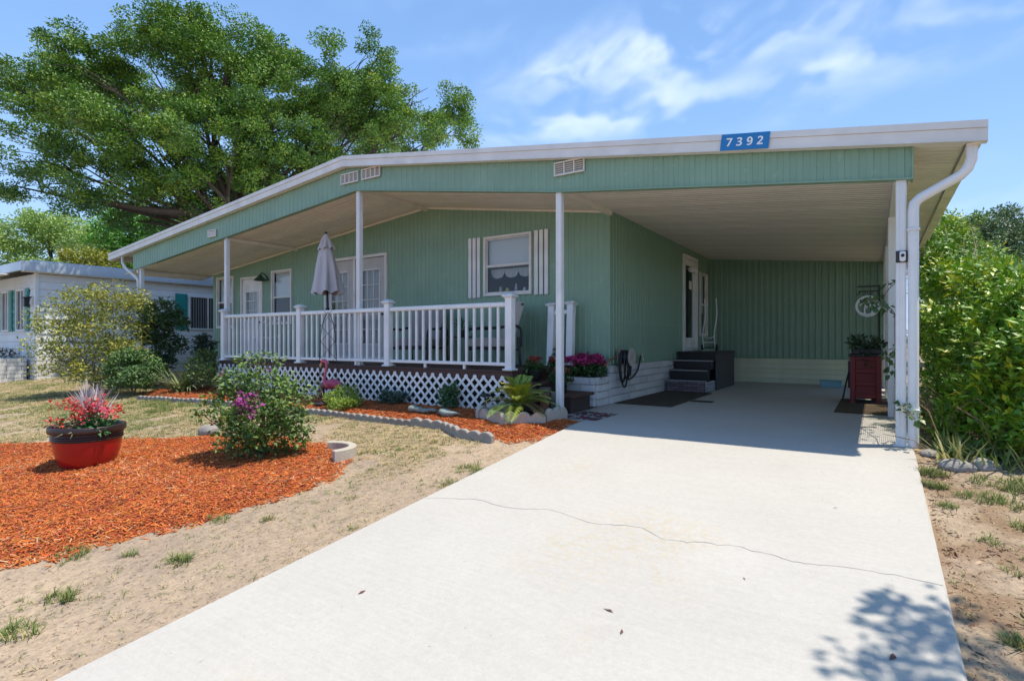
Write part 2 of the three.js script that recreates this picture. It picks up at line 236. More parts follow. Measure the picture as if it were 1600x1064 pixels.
// ---------- foliage ----------
const leafC = new THREE.Color();
function foliage(twigs, o) {           // twigs: [centre, radius, count]; many small folded leaves
  const { len = .1, wid = .04, pal, seed = 1, up = .35, quad = false, droop = .15, lenVar = .5 } = o, r = rngOf(seed), pos = [], col = [], idx = [];
  const t = V(0, 0, 0), s = V(0, 0, 0), n = V(0, 0, 0), p = V(0, 0, 0), q = V(0, 0, 0);
  const push = (v, c) => { pos.push(v.x, v.y, v.z); col.push(c.r, c.g, c.b); };
  for (const [c, rad, cnt] of twigs) {
    const rx = rad.x ?? rad, ry = rad.y ?? rad, rz = rad.z ?? rad, tint = r();
    for (let i = 0; i < cnt; i++) {
      let x, y, z; do { x = r() * 2 - 1; y = r() * 2 - 1; z = r() * 2 - 1; } while (x * x + y * y + z * z > 1);
      p.set(c.x + x * rx, c.y + y * ry, c.z + z * rz);
      t.set(x + (r() - .5) * 1.6, y * .6 + (r() - .5) * 1.3 + up - droop, z + (r() - .5) * 1.6).normalize();
      n.set((r() - .5) * 1.5, .4 + r(), (r() - .5) * 1.5); s.crossVectors(t, n).normalize(); n.crossVectors(s, t).normalize();
      const L = len * (1 - lenVar / 2 + lenVar * r()), W = wid * (.75 + .5 * r()), e = pal[Math.min(pal.length - 1, Math.floor(pal.length * clamp(tint * .55 + r() * .45)))], b = .8 + .4 * r();
      leafC.setRGB(e[0] * b, e[1] * b, e[2] * b); const k = pos.length / 3, f = L * .5;
      push(p, leafC);
      push(q.copy(p).addScaledVector(t, f * .9).addScaledVector(s, W / 2).addScaledVector(n, W * .22), leafC); push(q.copy(p).addScaledVector(t, f * .9).addScaledVector(s, -W / 2).addScaledVector(n, W * .22), leafC);
      push(q.copy(p).addScaledVector(t, L).addScaledVector(n, -L * .12), leafC);
      if (quad) { push(q.copy(p).addScaledVector(t, f).addScaledVector(n, L * .06), leafC); idx.push(k, k + 4, k + 1, k, k + 2, k + 4, k + 1, k + 4, k + 3, k + 4, k + 2, k + 3); }
      else idx.push(k, k + 3, k + 1, k, k + 2, k + 3);
    }
  }
  const g = new THREE.BufferGeometry(); g.setAttribute('position', new THREE.Float32BufferAttribute(pos, 3)); g.setAttribute('color', new THREE.Float32BufferAttribute(col, 3)); g.setIndex(idx); g.computeVertexNormals(); return g;
}
function clumpTwigs(clumps, per, rad, cnt, seed, shell = .55) {   // twig clusters spread through ellipsoids, denser near their skin
  const r = rngOf(seed), out = [];
  for (const [c, R3] of clumps) { const vol = R3.x * R3.y * R3.z, k = Math.max(3, Math.round(per * Math.pow(vol, .8)));
    for (let i = 0; i < k; i++) { let x, y, z, d; do { x = r() * 2 - 1; y = r() * 2 - 1; z = r() * 2 - 1; d = Math.sqrt(x * x + y * y + z * z); } while (d > 1 || d < .05); const m = (shell + (1 - shell) * Math.pow(r(), .6)) / d * Math.pow(d, .35) * (.85 + .3 * r()), k2 = .7 + .6 * r(); out.push([V(c.x + x * R3.x * m, c.y + y * R3.y * m, c.z + z * R3.z * m), V(rad * k2, rad * k2 * .7, rad * k2), Math.round(cnt * (.6 + .8 * r()))]); } }
  return out;
}
function subClumps(clumps, n, f, seed) {   // smaller boughs set around the skin of each clump, with gaps between them
  const r = rngOf(seed), out = []; for (const [c, R3] of clumps) for (let i = 0; i < n; i++) { let x, y, z, d; do { x = r() * 2 - 1; y = r() * 2 - 1; z = r() * 2 - 1; d = Math.sqrt(x * x + y * y + z * z); } while (d > 1 || d < .1); const m = (.55 + .35 * r()) / d, k2 = f * (.7 + .7 * r()); out.push([V(c.x + x * m * R3.x, c.y + y * m * R3.y, c.z + z * m * R3.z), V(R3.x * k2, R3.y * k2 * .75, R3.z * k2)]); } return out;
}
function limbs(base, clumps, r0, seed, sag = .1, every = 1, minR = .02) {  // branches from the base to each clump and a few side shoots
  const r = rngOf(seed), out = [];
  clumps.forEach(([c, R3], i) => { if (i % every) return; const d = c.clone().sub(base), L = d.length(), a = base.clone().addScaledVector(d, .33).add(V((r() - .5) * L * .16, L * sag, (r() - .5) * L * .16)), b = base.clone().addScaledVector(d, .7).add(V((r() - .5) * L * .12, L * sag * .6, (r() - .5) * L * .12)); const pts = spline([base, a, b, c], 12); out.push(tube(pts, pts.map((p, k) => lerp(r0, minR, Math.pow(k / 12, .7))), 7));
    for (let k = 0; k < 4; k++) { const s = pts[5 + k * 2 - (k > 2 ? 1 : 0)], e = c.clone().add(V((r() - .5) * 1.7 * R3.x, (r() - .4) * 1.5 * R3.y, (r() - .5) * 1.7 * R3.z)), m = s.clone().lerp(e, .5).add(V(0, .06 * L, 0)); out.push(tube(spline([s, m, e], 6), [1, .85, .7, .55, .45, .35, .2].map(q => q * Math.max(minR, r0 * .28)), 5)); } });
  return out;
}

// ---------- the house ----------
const ZP = -6.08, ZW = -7.69, XW = -3.32, ZB = -13.58, ZF = -5.92, XR = .2, RX = -7.2;
const ceilY = pl([[-15.5, 2.56], [-6.97, 3.43], [-3.3, 2.89], [.75, 2.50]]), headY = pl([[-14.9, 2.64], [-6.97, 3.37], [-3.3, 2.80], [.28, 2.385]]), roofY = pl([[-16.0, 3.11], [-7.2, 3.93], [.76, 2.76]]);
function corrugated({ along, at, u0, u1, bot, top, open = [], pitch = .1, depth = .009, breaks = [] }) {
  const us = new Set([u0, u1, ...breaks]); open.forEach(o => { us.add(o[0]); us.add(o[1]); });
  const prof = [[0, 0], [.42, 0], [.5, 1], [.92, 1]]; for (let k = Math.floor(u0 / pitch); k * pitch < u1; k++) for (const [f] of prof) { const u = (k + f) * pitch; if (u > u0 && u < u1) us.add(u); }
  const off = u => { const f = ((u / pitch) % 1 + 1) % 1; return depth * (f < .42 ? 0 : f < .5 ? (f - .42) / .08 : f < .92 ? 1 : 1 - (f - .92) / .08); };
  const a = [...us].filter(u => u >= u0 - 1e-6 && u <= u1 + 1e-6).sort((x, y) => x - y), P = [], pt = (u, v) => along === 'x' ? [u, v, at + off(u)] : [at + off(u), v, u];
  for (let i = 0; i < a.length - 1; i++) {
    const [p, q] = [a[i], a[i + 1]]; if (q - p < 1e-5) continue; const m = (p + q) / 2;
    let cuts = open.filter(o => m > o[0] && m < o[1]).sort((x, y) => x[2] - y[2]), segs = [], lo = [bot(p), bot(q)];
    for (const c of cuts) { segs.push([lo, [c[2], c[2]]]); lo = [c[3], c[3]]; } segs.push([lo, [top(p), top(q)]]);
    for (const [l, h] of segs) { if (h[0] - l[0] < .003) continue; const A = pt(p, l[0]), B = pt(q, l[1]), C = pt(q, h[1]), D = pt(p, h[0]); along === 'x' ? P.push(...A, ...B, ...C, ...A, ...C, ...D) : P.push(...A, ...C, ...B, ...A, ...D, ...C); }
  }
  const g = new THREE.BufferGeometry(); g.setAttribute('position', new THREE.Float32BufferAttribute(P, 3)); g.computeVertexNormals(); return uvBox(g);
}
const HB = [-7, 0, -10], house = thing('mobile_home', 'sage green ribbed-metal home with white gabled roof, porch and carport', 'house', HB), HO = [7, 0, 10];
const H = (name, geo, mat, label) => { const m = part(house, name, geo, mat, HO); if (label) m.userData.label = label; return m; };
const k = c => () => c;
// openings
const FR = [[-5.64, -4.67, 1.71, 2.73], [-9.9, -8.0, .56, 2.68], [-11.82, -11.04, 1.32, 2.58], [-13.1, -12.18, .56, 2.5], [-14.2, -13.42, 1.26, 2.57]];
const SD = [[-12.42, -11.4, .72, 2.74], [-13.36, -12.72, 1.05, 2.5]];
H('front_wall', corrugated({ along: 'x', at: ZW, u0: -14.4, u1: XW, bot: k(.5), top: u => ceilY(u) + .03, open: FR, pitch: .1, depth: .008, breaks: [-6.97] }), greenSide);
H('side_wall', corrugated({ along: 'z', at: XW, u0: ZB, u1: ZW, bot: k(.58), top: k(ceilY(XW) + .05), open: SD, pitch: .115, depth: .014 }), greenSide);
H('rear_wall', corrugated({ along: 'x', at: ZB, u0: XW, u1: .34, bot: k(.55), top: u => ceilY(u) + .04, pitch: .125, depth: .02 }), greenSide);
H('far_side_wall', mg([b6(-14.42, -14.39, 0, 2.72, -17, ZW, .002)]), greenSide);
H('back_wall', corrugated({ along: 'x', at: -17, u0: -14.4, u1: .34, bot: k(0), top: u => roofY(u) - .03, pitch: .3, breaks: [RX] }), greenSide);
H('storage_wall', mg([b6(XW - .02, XW + .005, 0, 2.9, -17, ZB - .02, .002)]), greenSide); H('storage_wall', mg([b6(.31, .34, 0, 2.5, -17, ZB - .03, .002)]), greenSide);
H('floor_slab', mg([b6(-14.3, XW - .05, .3, .5, -16.9, ZW - .05, .01)]), charcoal);
H('corner_trim', mg([b6(XW - .012, XW + .02, .58, ceilY(XW), ZW - .01, ZW + .022, .004)]), greenSide);
H('gable_panel', corrugated({ along: 'x', at: ZP + .05, u0: -14.9, u1: .28, bot: headY, top: u => roofY(u) - .06, pitch: .115, depth: .007, breaks: [RX, -6.97, -3.3] }), greenSide);
{ // folded green lip along the bottom of the gable panel, and return at its end
  const xs = [-14.9, -6.97, -3.3, .28], L = []; for (let i = 0; i < 3; i++) { const a = V(xs[i], headY(xs[i]), ZP + .03), b = V(xs[i + 1], headY(xs[i + 1]), ZP + .03); L.push(bar(a, b, .016, .09)); } L.push(b6(.276, .29, headY(.28) - .005, 2.72, ZP - .08, ZP + .075)); H('gable_lip', mg(L), greenSide);
}
// roof: two slopes
const slab = (x0, x1, y0, y1, t, z0, z1) => { const s = new THREE.Shape([[x0, y0], [x1, y1], [x1, y1 - t], [x0, y0 - t]].map(p => new THREE.Vector2(...p))); return new THREE.ExtrudeGeometry(s, { depth: z1 - z0, bevelEnabled: false }).translate(0, 0, z0); };
const roofM = M(.72, .72, .70, { map: T.weather, roughness: .5 });
H('roof', mg([slab(-15.97, RX, roofY(-15.97) - .004, 3.926, .03, -17.2, ZF - .02), slab(RX, .73, 3.926, roofY(.73) - .004, .03, -17.2, ZF - .02)]), roofM);
// fascia: folded metal in two steps
for (const [a, b] of [[-16.0, RX], [RX, .78]]) { const f = (dy, t, z0, z1) => slab(a, b, roofY(a) + dy, roofY(b) + dy, t, z0, z1); H('fascia', mg([f(.004, .062, ZF - .03, ZF + .012), f(-.06, .098, ZF - .03, ZF)]), trimWhite); H('fascia_lip', mg([f(-.158, .008, ZF - .09, ZF + .006)]), trimWhite); }
H('eave_board', mg([b6(-16.02, -15.975, 2.95, 3.1, -17.2, ZF - .032)]), trimWhite);
// ceiling pans, running down the slope; every pan its own piece
{
  const sec = [[0, .014], [.008, 0], [.095, 0], [.102, .009], [.112, .009], [.119, 0], [.19, 0], [.197, .009], [.207, .009], [.214, 0], [.292, 0], [.299, .014]];
  const panGeo = (x0, x1, Y = ceilY) => { const P = []; for (let i = 0; i < sec.length - 1; i++) { const [a, b] = [sec[i], sec[i + 1]], A = [x0, Y(x0) + a[1], -a[0]], B = [x1, Y(x1) + a[1], -a[0]], C = [x1, Y(x1) + b[1], -b[0]], D = [x0, Y(x0) + b[1], -b[0]]; P.push(...A, ...B, ...C, ...A, ...C, ...D); } const g = new THREE.BufferGeometry(); g.setAttribute('position', new THREE.Float32BufferAttribute(P, 3)); g.computeVertexNormals(); return uvBox(g); };
  const gl = panGeo(-15.36, -6.97), gm = panGeo(-6.97, -3.3), gr = panGeo(-3.3, .27), go = panGeo(.29, .63, x => roofY(x) - .162), tones = [0, 1, 2, 3].map(i => { const m = pan.clone(); m.map = rep(T.weather, .5 + .15 * i, .9); m.color.multiplyScalar([1, .96, 1.02, .94][i]); return m; });
  for (let i = 0; i < 27; i++) { const z = ZP + .035 - i * .3, o = [HO[0], 0, z + 10]; if (z > ZB) part(house, 'ceiling_panel', gr, tones[(i * 7) % 4], o); part(house, 'soffit_panel', go, tones[(i * 3) % 4], o); if (z > ZW) { part(house, 'ceiling_panel', gm, tones[(i * 5 + 1) % 4], o); part(house, 'ceiling_panel', gl, tones[(i * 3 + 2) % 4], o); } }
  for (const [a, b] of [[-15.96, RX], [RX, .28]]) H('soffit', mg([slab(a, b, roofY(a) - .135, roofY(b) - .135, .01, ZP + .075, ZF - .035)]), pan);
  part(house, 'soffit_panel', go, tones[1], [HO[0], 0, ZF - .037 + 10]).scale.z = .28;
  H('side_fascia', mg([b6(.272, .286, 2.50, 2.675, -13.9, ZP - .085)]), pan);
  const gg = mg([b6(.65, .75, 2.592, 2.604, -.146, .146, .002), b6(.738, .75, 2.60, 2.735, -.149, .149, .002)]);
  for (let i = 0; i < 37; i++) part(house, 'gutter_section', gg, tones[i % 4], [HO[0], (i % 3) * .002, ZF - .19 - i * .3 + 10]);
  H('gutter_back', mg([b6(.625, .648, 2.628, 2.74, -16.8, ZF - .05)]), pan);
}
// beams and wall top trim
for (const x of [-14.72, -10.88, -6.97, -3.3]) H('beam', mg([b6(x - .03, x + .03, ceilY(x) - .075, ceilY(x) - .002, ZW + .01, ZP + .04)]), pan);
{ const tr = (a, b) => H('wall_top_trim', mg([bar(V(a, ceilY(a) - .02, ZW + .025), V(b, ceilY(b) - .02, ZW + .025), .035, .03)]), pan); tr(-14.4, -6.97); tr(-6.97, XW); }
for (const x of [-14.57, -10.88, -6.97, -3.29, XR]) { const y0 = x < -4 && x > -11 ? .55 : x === -14.57 ? -.05 : 0, p = H('post', mg([b6(x - .04, x + .04, y0, headY(x) - .003, ZP - .04, ZP + .04, .006), ...[-1, 1].map(s => b6(x + s * .02 - .008, x + s * .02 + .008, y0 + .01, headY(x) - .02, ZP + .04, ZP + .045, .002))]), vinyl); const br = part(p, 'base_plate', mg([b6(x - .06, x + .06, y0, y0 + .012, ZP - .06, ZP + .06)]), trimWhite); }
for (const [z, w, top] of [[-8.3, .06, 2.475], [-10.8, .055, 2.475], [-13.35, .05, 2.475]]) H('post', mg([b6(XR - w, XR + w, 0, top, z - w, z + w, .006)]), vinyl);
H('side_beam', mg([b6(XR - .05, XR + .05, 2.476, 2.55, ZB + .05, ZP - .06)]), vinyl);
// downspout with two elbows
{
  const d = H('downspout', mg([tube([V(.69, 2.60, -6.03), V(.69, 2.49, -6.03), V(.66, 2.41, -6.03), V(.615, 2.36, -6.03), V(.335, 2.205, -6.032), V(.295, 2.16, -6.03), V(.288, 2.10, -6.035), V(.288, .05, -6.035), V(.288, .0, -6.03)], .042, 12)]), vinyl);
  for (const y of [1.92, .32]) part(d, 'strap', mg([b6(.24, .336, y, y + .022, -6.085, -5.985, .004)]), trimWhite);
}
{ const d = H('downspout', mg([tube([V(-15.4, 3.0, -6.0), V(-15.4, 2.85, -6.0), V(-15.2, 2.7, -6.0), V(-14.66, 2.42, -6.02), V(-14.64, 2.35, -6.03), V(-14.64, 0, -6.03)], .035, 8)]), trimWhite); }
// gable vents
for (const [x, y, n] of [[-7.12, 3.50, 4], [-6.62, 3.50, 4], [-3.12, 2.985, 3], [-11.3, 3.06, 1]]) {
  const w = n === 1 ? .30 : .42, h = n === 1 ? .15 : .17, z = ZP + .07, L = [b6(x - w / 2, x + w / 2, y, y + .016, z, z + .025), b6(x - w / 2, x + w / 2, y + h - .016, y + h, z, z + .025)]; for (let i = 0; i <= n; i++) { const u = x - w / 2 + .008 + i * (w - .016) / n; L.push(b6(u - .007, u + .007, y + .017, y + h - .017, z, z + .023)); }
  const v = H('gable_vent', mg(L), trimWhite); const S = []; for (let i = 0; i < 5; i++) S.push(b6(x - w / 2 + .01, x + w / 2 - .01, y + .022 + i * (h - .04) / 5, y + .022 + i * (h - .04) / 5 + .016, z - .002, z + .008, .002)); part(v, 'louvre', mg(S), n === 1 ? trimWhite : M(.50, .46, .41, { roughness: .7 })); 
}
// windows and doors, built facing +Z about their middle, then placed
const hang = (o, wall, u, v) => { if (wall === 'front') o.position.set(u + HO[0], v, ZW + HO[2]); else { o.position.set(XW + HO[0], v, u + HO[2]); o.rotation.y = Math.PI / 2; } };
const frameG = (w, h, t, d, z0 = -.03) => [b6(-w / 2, w / 2, -h / 2, -h / 2 + t, z0, z0 + d), b6(-w / 2, w / 2, h / 2 - t, h / 2, z0, z0 + d), b6(-w / 2, -w / 2 + t, -h / 2 + t, h / 2 - t, z0, z0 + d), b6(w / 2 - t, w / 2, -h / 2 + t, h / 2 - t, z0, z0 + d)];
const pleat = (w, h, n, a, z) => { const g = new THREE.PlaneGeometry(w, h, n * 6, 1).translate(0, 0, z), p = g.attributes.position; for (let i = 0; i < p.count; i++) p.setZ(i, z + a * Math.sin(p.getX(i) / w * n * Math.PI * 2) + a * .4 * Math.sin(p.getX(i) * 31)); g.computeVertexNormals(); return g; };
{ const pm = M(.5, .46, .40, { map: T.weather, roughness: .9 }); H('interior_wall', mg([b6(-14.35, XW - .06, .5, 3.3, -10.86, -10.8)]), pm); for (const x of [-6.4, -10.3]) H('interior_wall', mg([b6(x - .03, x + .03, .5, 3.2, -10.79, ZW - .03)]), pm); H('interior_wall', mg([b6(-5.2, -5.14, .5, 3.0, -16.95, -10.87)]), pm); H('interior_ceiling', mg([slab(-14.35, -6.97, 2.66, 3.4, .02, -16.95, ZW - .02), slab(-6.97, XW - .04, 3.4, 2.88, .02, -16.95, ZW - .02)]), pm); }
function sashWindow(wall, u0, u1, v0, v1, blind, style) {
  const w = Math.abs(u1 - u0), h = v1 - v0, f = part(house, 'window', mg(frameG(w, h, .045, .075)), trimWhite); hang(f, wall, (u0 + u1) / 2, (v0 + v1) / 2);
  part(f, 'sash', mg([b6(-w / 2 + .046, w / 2 - .046, -.02, .02, -.025, .022), ...frameG(w - .094, h - .094, .018, .03, -.02)]), trimWhite);
  for (const s of [-1, 1]) part(f, 'pane', mg([b6(-w / 2 + .064, w / 2 - .064, s > 0 ? .021 : -h / 2 + .066, s > 0 ? h / 2 - .066 : -.021, s > 0 ? .004 : -.01, s > 0 ? .0042 : -.0098, 0)].map(g => new THREE.PlaneGeometry(w - .13, h / 2 - .09).translate(0, s * (h / 4 - .02), s > 0 ? .004 : -.012))), glass);
  part(f, 'blind', pleat(w - .1, h / 2 + blind, 1, .003, -.06).translate(0, h / 4 - blind / 2, 0), blindM);
  if (style) { // lace valance in three swags
    const s = [], W = w - .12; for (let i = 0; i < 3; i++) { const g = new THREE.PlaneGeometry(W / 3, .2, 14, 6), p = g.attributes.position; for (let j = 0; j < p.count; j++) { const t = p.getX(j) / (W / 6), q = (.1 - p.getY(j)) / .2; p.setY(j, .1 - q * (.07 + .09 * Math.sqrt(Math.max(0, 1 - t * t)))); p.setZ(j, .012 * Math.sin(t * 9) * q); } g.computeVertexNormals(); s.push(g.translate((i - 1) * W / 3, -.14, -.11)); } part(f, 'curtain', mg(s), curtainM);
    [[.03, .12, -.24, -.4], [.035, .08, -.1, -.41], [.025, .15, .08, -.38], [.03, .07, .25, -.41]].forEach(([a, b, x, y], i) => part(f, 'sill_jar', lathe([[.001, 0], [a, .005], [a * 1.1, b * .5], [a * .6, b * .85], [a * .7, b]], 12).translate(x, y - b / 2, -.14), M(...[[.35, .38, .32], [.5, .45, .1], [.4, .4, .42], [.6, .6, .6]][i])));
  }
  return f;
}
sashWindow('front', ...FR[0], .02, 1); sashWindow('front', ...FR[2], 0); sashWindow('front', ...FR[4], 0); sashWindow('side', ...SD[1], .2);
{ const s = mg([b6(-.036, .036, -.525, .525, 0, .022, .008)]); for (const u of [-5.94, -5.845, -5.75, -4.585, -4.49, -4.395]) part(house, 'shutter_board', s, vinyl, [u + HO[0], 2.215, ZW + .016 + HO[2]]); }
function gridDoor(u0, u1, v0, v1, glassBox, cols, rows, mat, curtain) { // door leaf with a divided light
  const w = u1 - u0, h = v1 - v0, [gx, gy0, gy1] = glassBox, f = part(house, 'door', mg([b6(-w / 2, -gx, -h / 2, h / 2, -.03, .012), b6(gx, w / 2, -h / 2, h / 2, -.03, .012), b6(-gx, gx, -h / 2, gy0, -.03, .012), b6(-gx, gx, gy1, h / 2, -.03, .012)]), mat); hang(f, 'front', (u0 + u1) / 2, (v0 + v1) / 2);
  const mu = frameG(2 * gx + .03, gy1 - gy0 + .03, .028, .03, -.005).map(g => g.translate(0, (gy0 + gy1) / 2, 0)); for (let i = 1; i < cols; i++) { const x = -gx + 2 * gx * i / cols; mu.push(b6(x - .009, x + .009, gy0, gy1, -.006, .012)); } for (let j = 1; j < rows; j++) { const y = lerp(gy0, gy1, j / rows); mu.push(b6(-gx, gx, y - .009, y + .009, -.0055, .0125)); } part(f, 'glazing_bars', mg(mu), white);
  for (let i = 0; i < cols; i++) for (let j = 0; j < rows; j++) part(f, 'pane', new THREE.PlaneGeometry(2 * gx / cols - .02, (gy1 - gy0) / rows - .02).translate(-gx + 2 * gx * (i + .5) / cols, lerp(gy0, gy1, (j + .5) / rows), .002), glass);
  part(f, 'curtain', pleat(gx * 2, gy1 - gy0, 7, .012, -.07).translate(0, (gy0 + gy1) / 2, 0), curtain);
  part(f, 'handle', mg([cyl(.022, .022, .05, 0, 0, 0, 10).rotateX(Math.PI / 2).translate(w / 2 - .07, -.12, .035), new THREE.SphereGeometry(.03, 12, 8).translate(w / 2 - .07, -.12, .07)]), blackMetal);
  return f;
}
{
  const w = FR[1][1] - FR[1][0], f = part(house, 'door_frame', mg([...frameG(w, FR[1][3] - FR[1][2], .06, .07), b6(-.035, .035, -1.0, 1.0, -.03, .03)]), trimWhite); hang(f, 'front', -8.95, 1.62);
  const dm = M(.60, .585, .56, { map: T.weather, roughness: .5 });
  gridDoor(-9.84, -8.99, .58, 2.61, [.27, -.72, .78], 3, 5, dm, curtainM); gridDoor(-8.91, -8.06, .58, 2.61, [.27, -.72, .78], 3, 5, dm, curtainM);
  const f2 = part(house, 'door_frame', mg(frameG(.92, 1.94, .055, .07)), trimWhite); hang(f2, 'front', -12.64, 1.53);
  gridDoor(-13.04, -12.24, .58, 2.44, [.25, -.05, .62], 3, 3, vinyl, curtainM);
}
{ // carport door: white storm door with a tall dark glass
  const w = 1.02, h = 2.02, f = part(house, 'door_frame', mg(frameG(w, h, .07, .09)), vinyl); hang(f, 'side', -11.91, 1.73);
  const d = part(house, 'door', mg([...frameG(.87, 1.87, .13, .035, -.02), b6(-.31, .31, -.81, -.72, -.015, .012)]), vinyl); hang(d, 'side', -11.91, 1.73); d.userData.label = 'white storm door with tall dark glass';
  part(d, 'pane', new THREE.PlaneGeometry(.62, 1.58).translate(0, .04, 0), glass);
  part(d, 'paper_notice', mg([b6(.02, .2, .32, .5, .004, .007, .001)]), M(.75, .75, .73)); part(d, 'handle', mg([b6(-.4, -.375, -.12, .06, .02, .05)]), blackMetal);
  const l = part(house, 'floodlight', mg([cyl(.05, .05, .03, 0, 0, .015, 14), new THREE.SphereGeometry(.06, 14, 10).scale(1, 1, 1.3).translate(-.09, -.04, .1), new THREE.SphereGeometry(.06, 14, 10).scale(1, 1, 1.3).translate(.1, -.05, .1), bx(.2, .03, .03, 0, -.01, .05)]), vinyl); hang(l, 'side', -11.75, 2.47); l.position.x += .035;
}
{ // barn style wall light between door and window
  const l = part(house, 'wall_light', mg([lathe([[.0, .13], [.03, .125], [.05, .09], [.14, 0], [.145, -.012], [.135, -.012], [.045, .075], [0, .1]], 20).translate(0, 0, .2), wire([V(0, 0.02, .0), V(0, .13, .06), V(0, .17, .15), V(0, .12, .2)], .014, 10), cyl(.05, .05, .02, 0, .02, .01)]), M(.03, .07, .045, { roughness: .45 })); hang(l, 'front', -12.0, 2.36);
}
// skirting of the side wall: painted block, every block a piece
function courses(parent, x0, x1, z0, z1, y0, y1, ch, bl, seed, o = HO, mats = brickWhite, thick = .05, nx = 0) {  // bricks along the line (x0,z0)-(x1,z1)
  const r = rngOf(seed), L = Math.hypot(x1 - x0, z1 - z0), dx = (x1 - x0) / L, dz = (z1 - z0) / L, n = Math.max(1, Math.round((y1 - y0) / ch)), hh = (y1 - y0) / n, turn = Math.atan2(-dz, dx), full = chamfer(bl - .008, hh - .008, thick, .005), half = chamfer(bl / 2 - .008, hh - .008, thick, .005);
  uvBox(full); uvBox(half);
  for (let j = 0; j < n; j++) for (let s = j % 2 ? 0 : 0, first = true; s < L - .03; first = false) { let len = first && j % 2 ? bl / 2 : bl; if (s + len > L) len = L - s; const g = Math.abs(len - bl) < .01 ? full : Math.abs(len - bl / 2) < .02 ? half : uvBox(chamfer(len - .008, hh - .008, thick, .005)), c = s + len / 2, m = part(parent, 'brick', g, mats[Math.floor(r() * mats.length)], [x0 + dx * c + o[0] - dz * (r() - .5) * .008, y0 + (j + .5) * hh + o[1], z0 + dz * c + o[2] + dx * (r() - .5) * .008]); m.rotation.y = turn + (r() - .5) * .008; s += len; }
}
H('skirting_core', mg([b6(XW - .06, XW - .012, 0, .575, ZB, ZW - .02), b6(-14.4, XW - .03, 0, .5, ZW - .1, ZW - .05)]), mortar);
courses(house, XW + .005, XW + .005, ZW + .03, ZB, 0, .575, .115, .41, 5);
H('skirting_cap', mg([b6(XW - .03, XW + .012, .576, .59, ZB, ZW + .02)]), greenSide);
{ const bd = uvBox(chamfer(3.6, .108, .02, .004)), m = [0, 1].map(i => M(.66 + .03 * i, .70 + .03 * i, .50 + .03 * i, { map: rep(T.weather, .8), roughness: .7 })); for (let i = 0; i < 5; i++) part(house, 'skirting_board', bd, m[i % 2], [-1.5 + HO[0], .055 + i * .109, ZB + .025 + HO[2] + (i % 2) * .003]).rotation.x = -.05; }
// house number sign
{
  const y = roofY(-1.09) - .082, s = thing('house_number_sign', 'blue sign with white digits 7392 on the white roof fascia', 'sign', [-1.09, y, ZF + .016]); s.rotation.z = Math.atan((roofY(-.8) - roofY(-1.3)) / .5) * .85;
  part(s, 'plate', mg([bx(.46, .165, .006, 0, 0, .004, .003)]), M(.012, .19, .48, { roughness: .35 }));
  const font = await new FontLoader().loadAsync('fonts/droid/droid_sans_bold.typeface.json');
  [...'7392'].forEach((ch, i) => { const g = new TextGeometry(ch, { font, size: .082, depth: .002, curveSegments: 6 }); g.computeBoundingBox(); const b = g.boundingBox; part(s, 'digit', g.translate(-(b.min.x + b.max.x) / 2 + (i - 1.5) * .098, -.041, .0075), M(.82, .84, .85, { roughness: .5 })); });
}
{
  const s = thing('motion_sensor', 'small white sensor camera on dark plate fixed to the carport post', 'sensor', [XR + .01, 1.70, ZP + .047]);
  part(s, 'plate', mg([bx(.1, .105, .01, 0, 0, .005)]), charcoal); part(s, 'body', mg([bx(.045, .09, .03, 0, 0, .026, .01)]), vinyl); part(s, 'lens', mg([cyl(.014, .014, .012, 0, 0, 0, 14).rotateX(Math.PI / 2).translate(0, .005, .047)]), black);
}

// ---------- deck, railing, lattice ----------
{
  const d = thing('porch_deck', 'dark brown wooden porch deck along the green front wall', 'deck', [-7.45, 0, -6.8]), o = [7.45, 0, 6.8];
  const bm = [0, 1, 2].map(i => M(.10 + .02 * i, .055 + .01 * i, .045 + .008 * i, { map: rep(T.wood, 1 + i * .2), roughness: .7 })), g = uvBox(chamfer(7.05, .03, .135, .004));
  for (let i = 0; i < 12; i++) part(d, 'deck_board', g, bm[i % 3], [-7.475 + o[0], .537, -5.99 - .0675 - i * .1405 + o[2]]);
  part(d, 'rim_board', mg([b6(-11, -3.95, .40, .521, -6.04, -6.0)]), brownWood, o); part(d, 'rim_board', mg([b6(-3.99, -3.95, .40, .521, -7.65, -6.045)]), brownWood, o);
  for (const x of [-10.9, -9.2, -7.5, -5.8, -4.05]) for (const z of [-6.12, -7.5]) part(d, 'support', mg([b6(x - .05, x + .05, -.05, .52, z - .05, z + .05)]), darkWood, o);
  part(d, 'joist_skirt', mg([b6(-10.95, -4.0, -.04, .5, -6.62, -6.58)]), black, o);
}
{
  const l = thing('lattice_skirt', 'white diagonal lattice skirting under the porch deck', 'lattice', [-7.45, 0, -5.985]), x0 = -11, x1 = -3.97, y0 = .0, y1 = .475, s = .152;
  for (const dir of [1, -1]) { const z = dir > 0 ? 0 : .0085; for (let u = x0 - 1; u < x1 + 1; u += s) { let a = [u, y0], b = [u + dir * (y1 - y0), y1]; const cut = (p, q, X) => [X, p[1] + (q[1] - p[1]) * (X - p[0]) / (q[0] - p[0])]; const lo = Math.min(a[0], b[0]), hi = Math.max(a[0], b[0]); if (hi <= x0 + .05 || lo >= x1 - .05) continue; for (const X of [x0, x1]) { if (a[0] < x0 && X === x0) a = cut(a, b, X); else if (b[0] < x0 && X === x0) b = cut(a, b, X); if (a[0] > x1 && X === x1) a = cut(a, b, X); else if (b[0] > x1 && X === x1) b = cut(a, b, X); } part(l, 'slat', uvBox(bar(V(a[0] + 7.45, a[1], z), V(b[0] + 7.45, b[1], z), .036, .007)), vinyl); } }
}
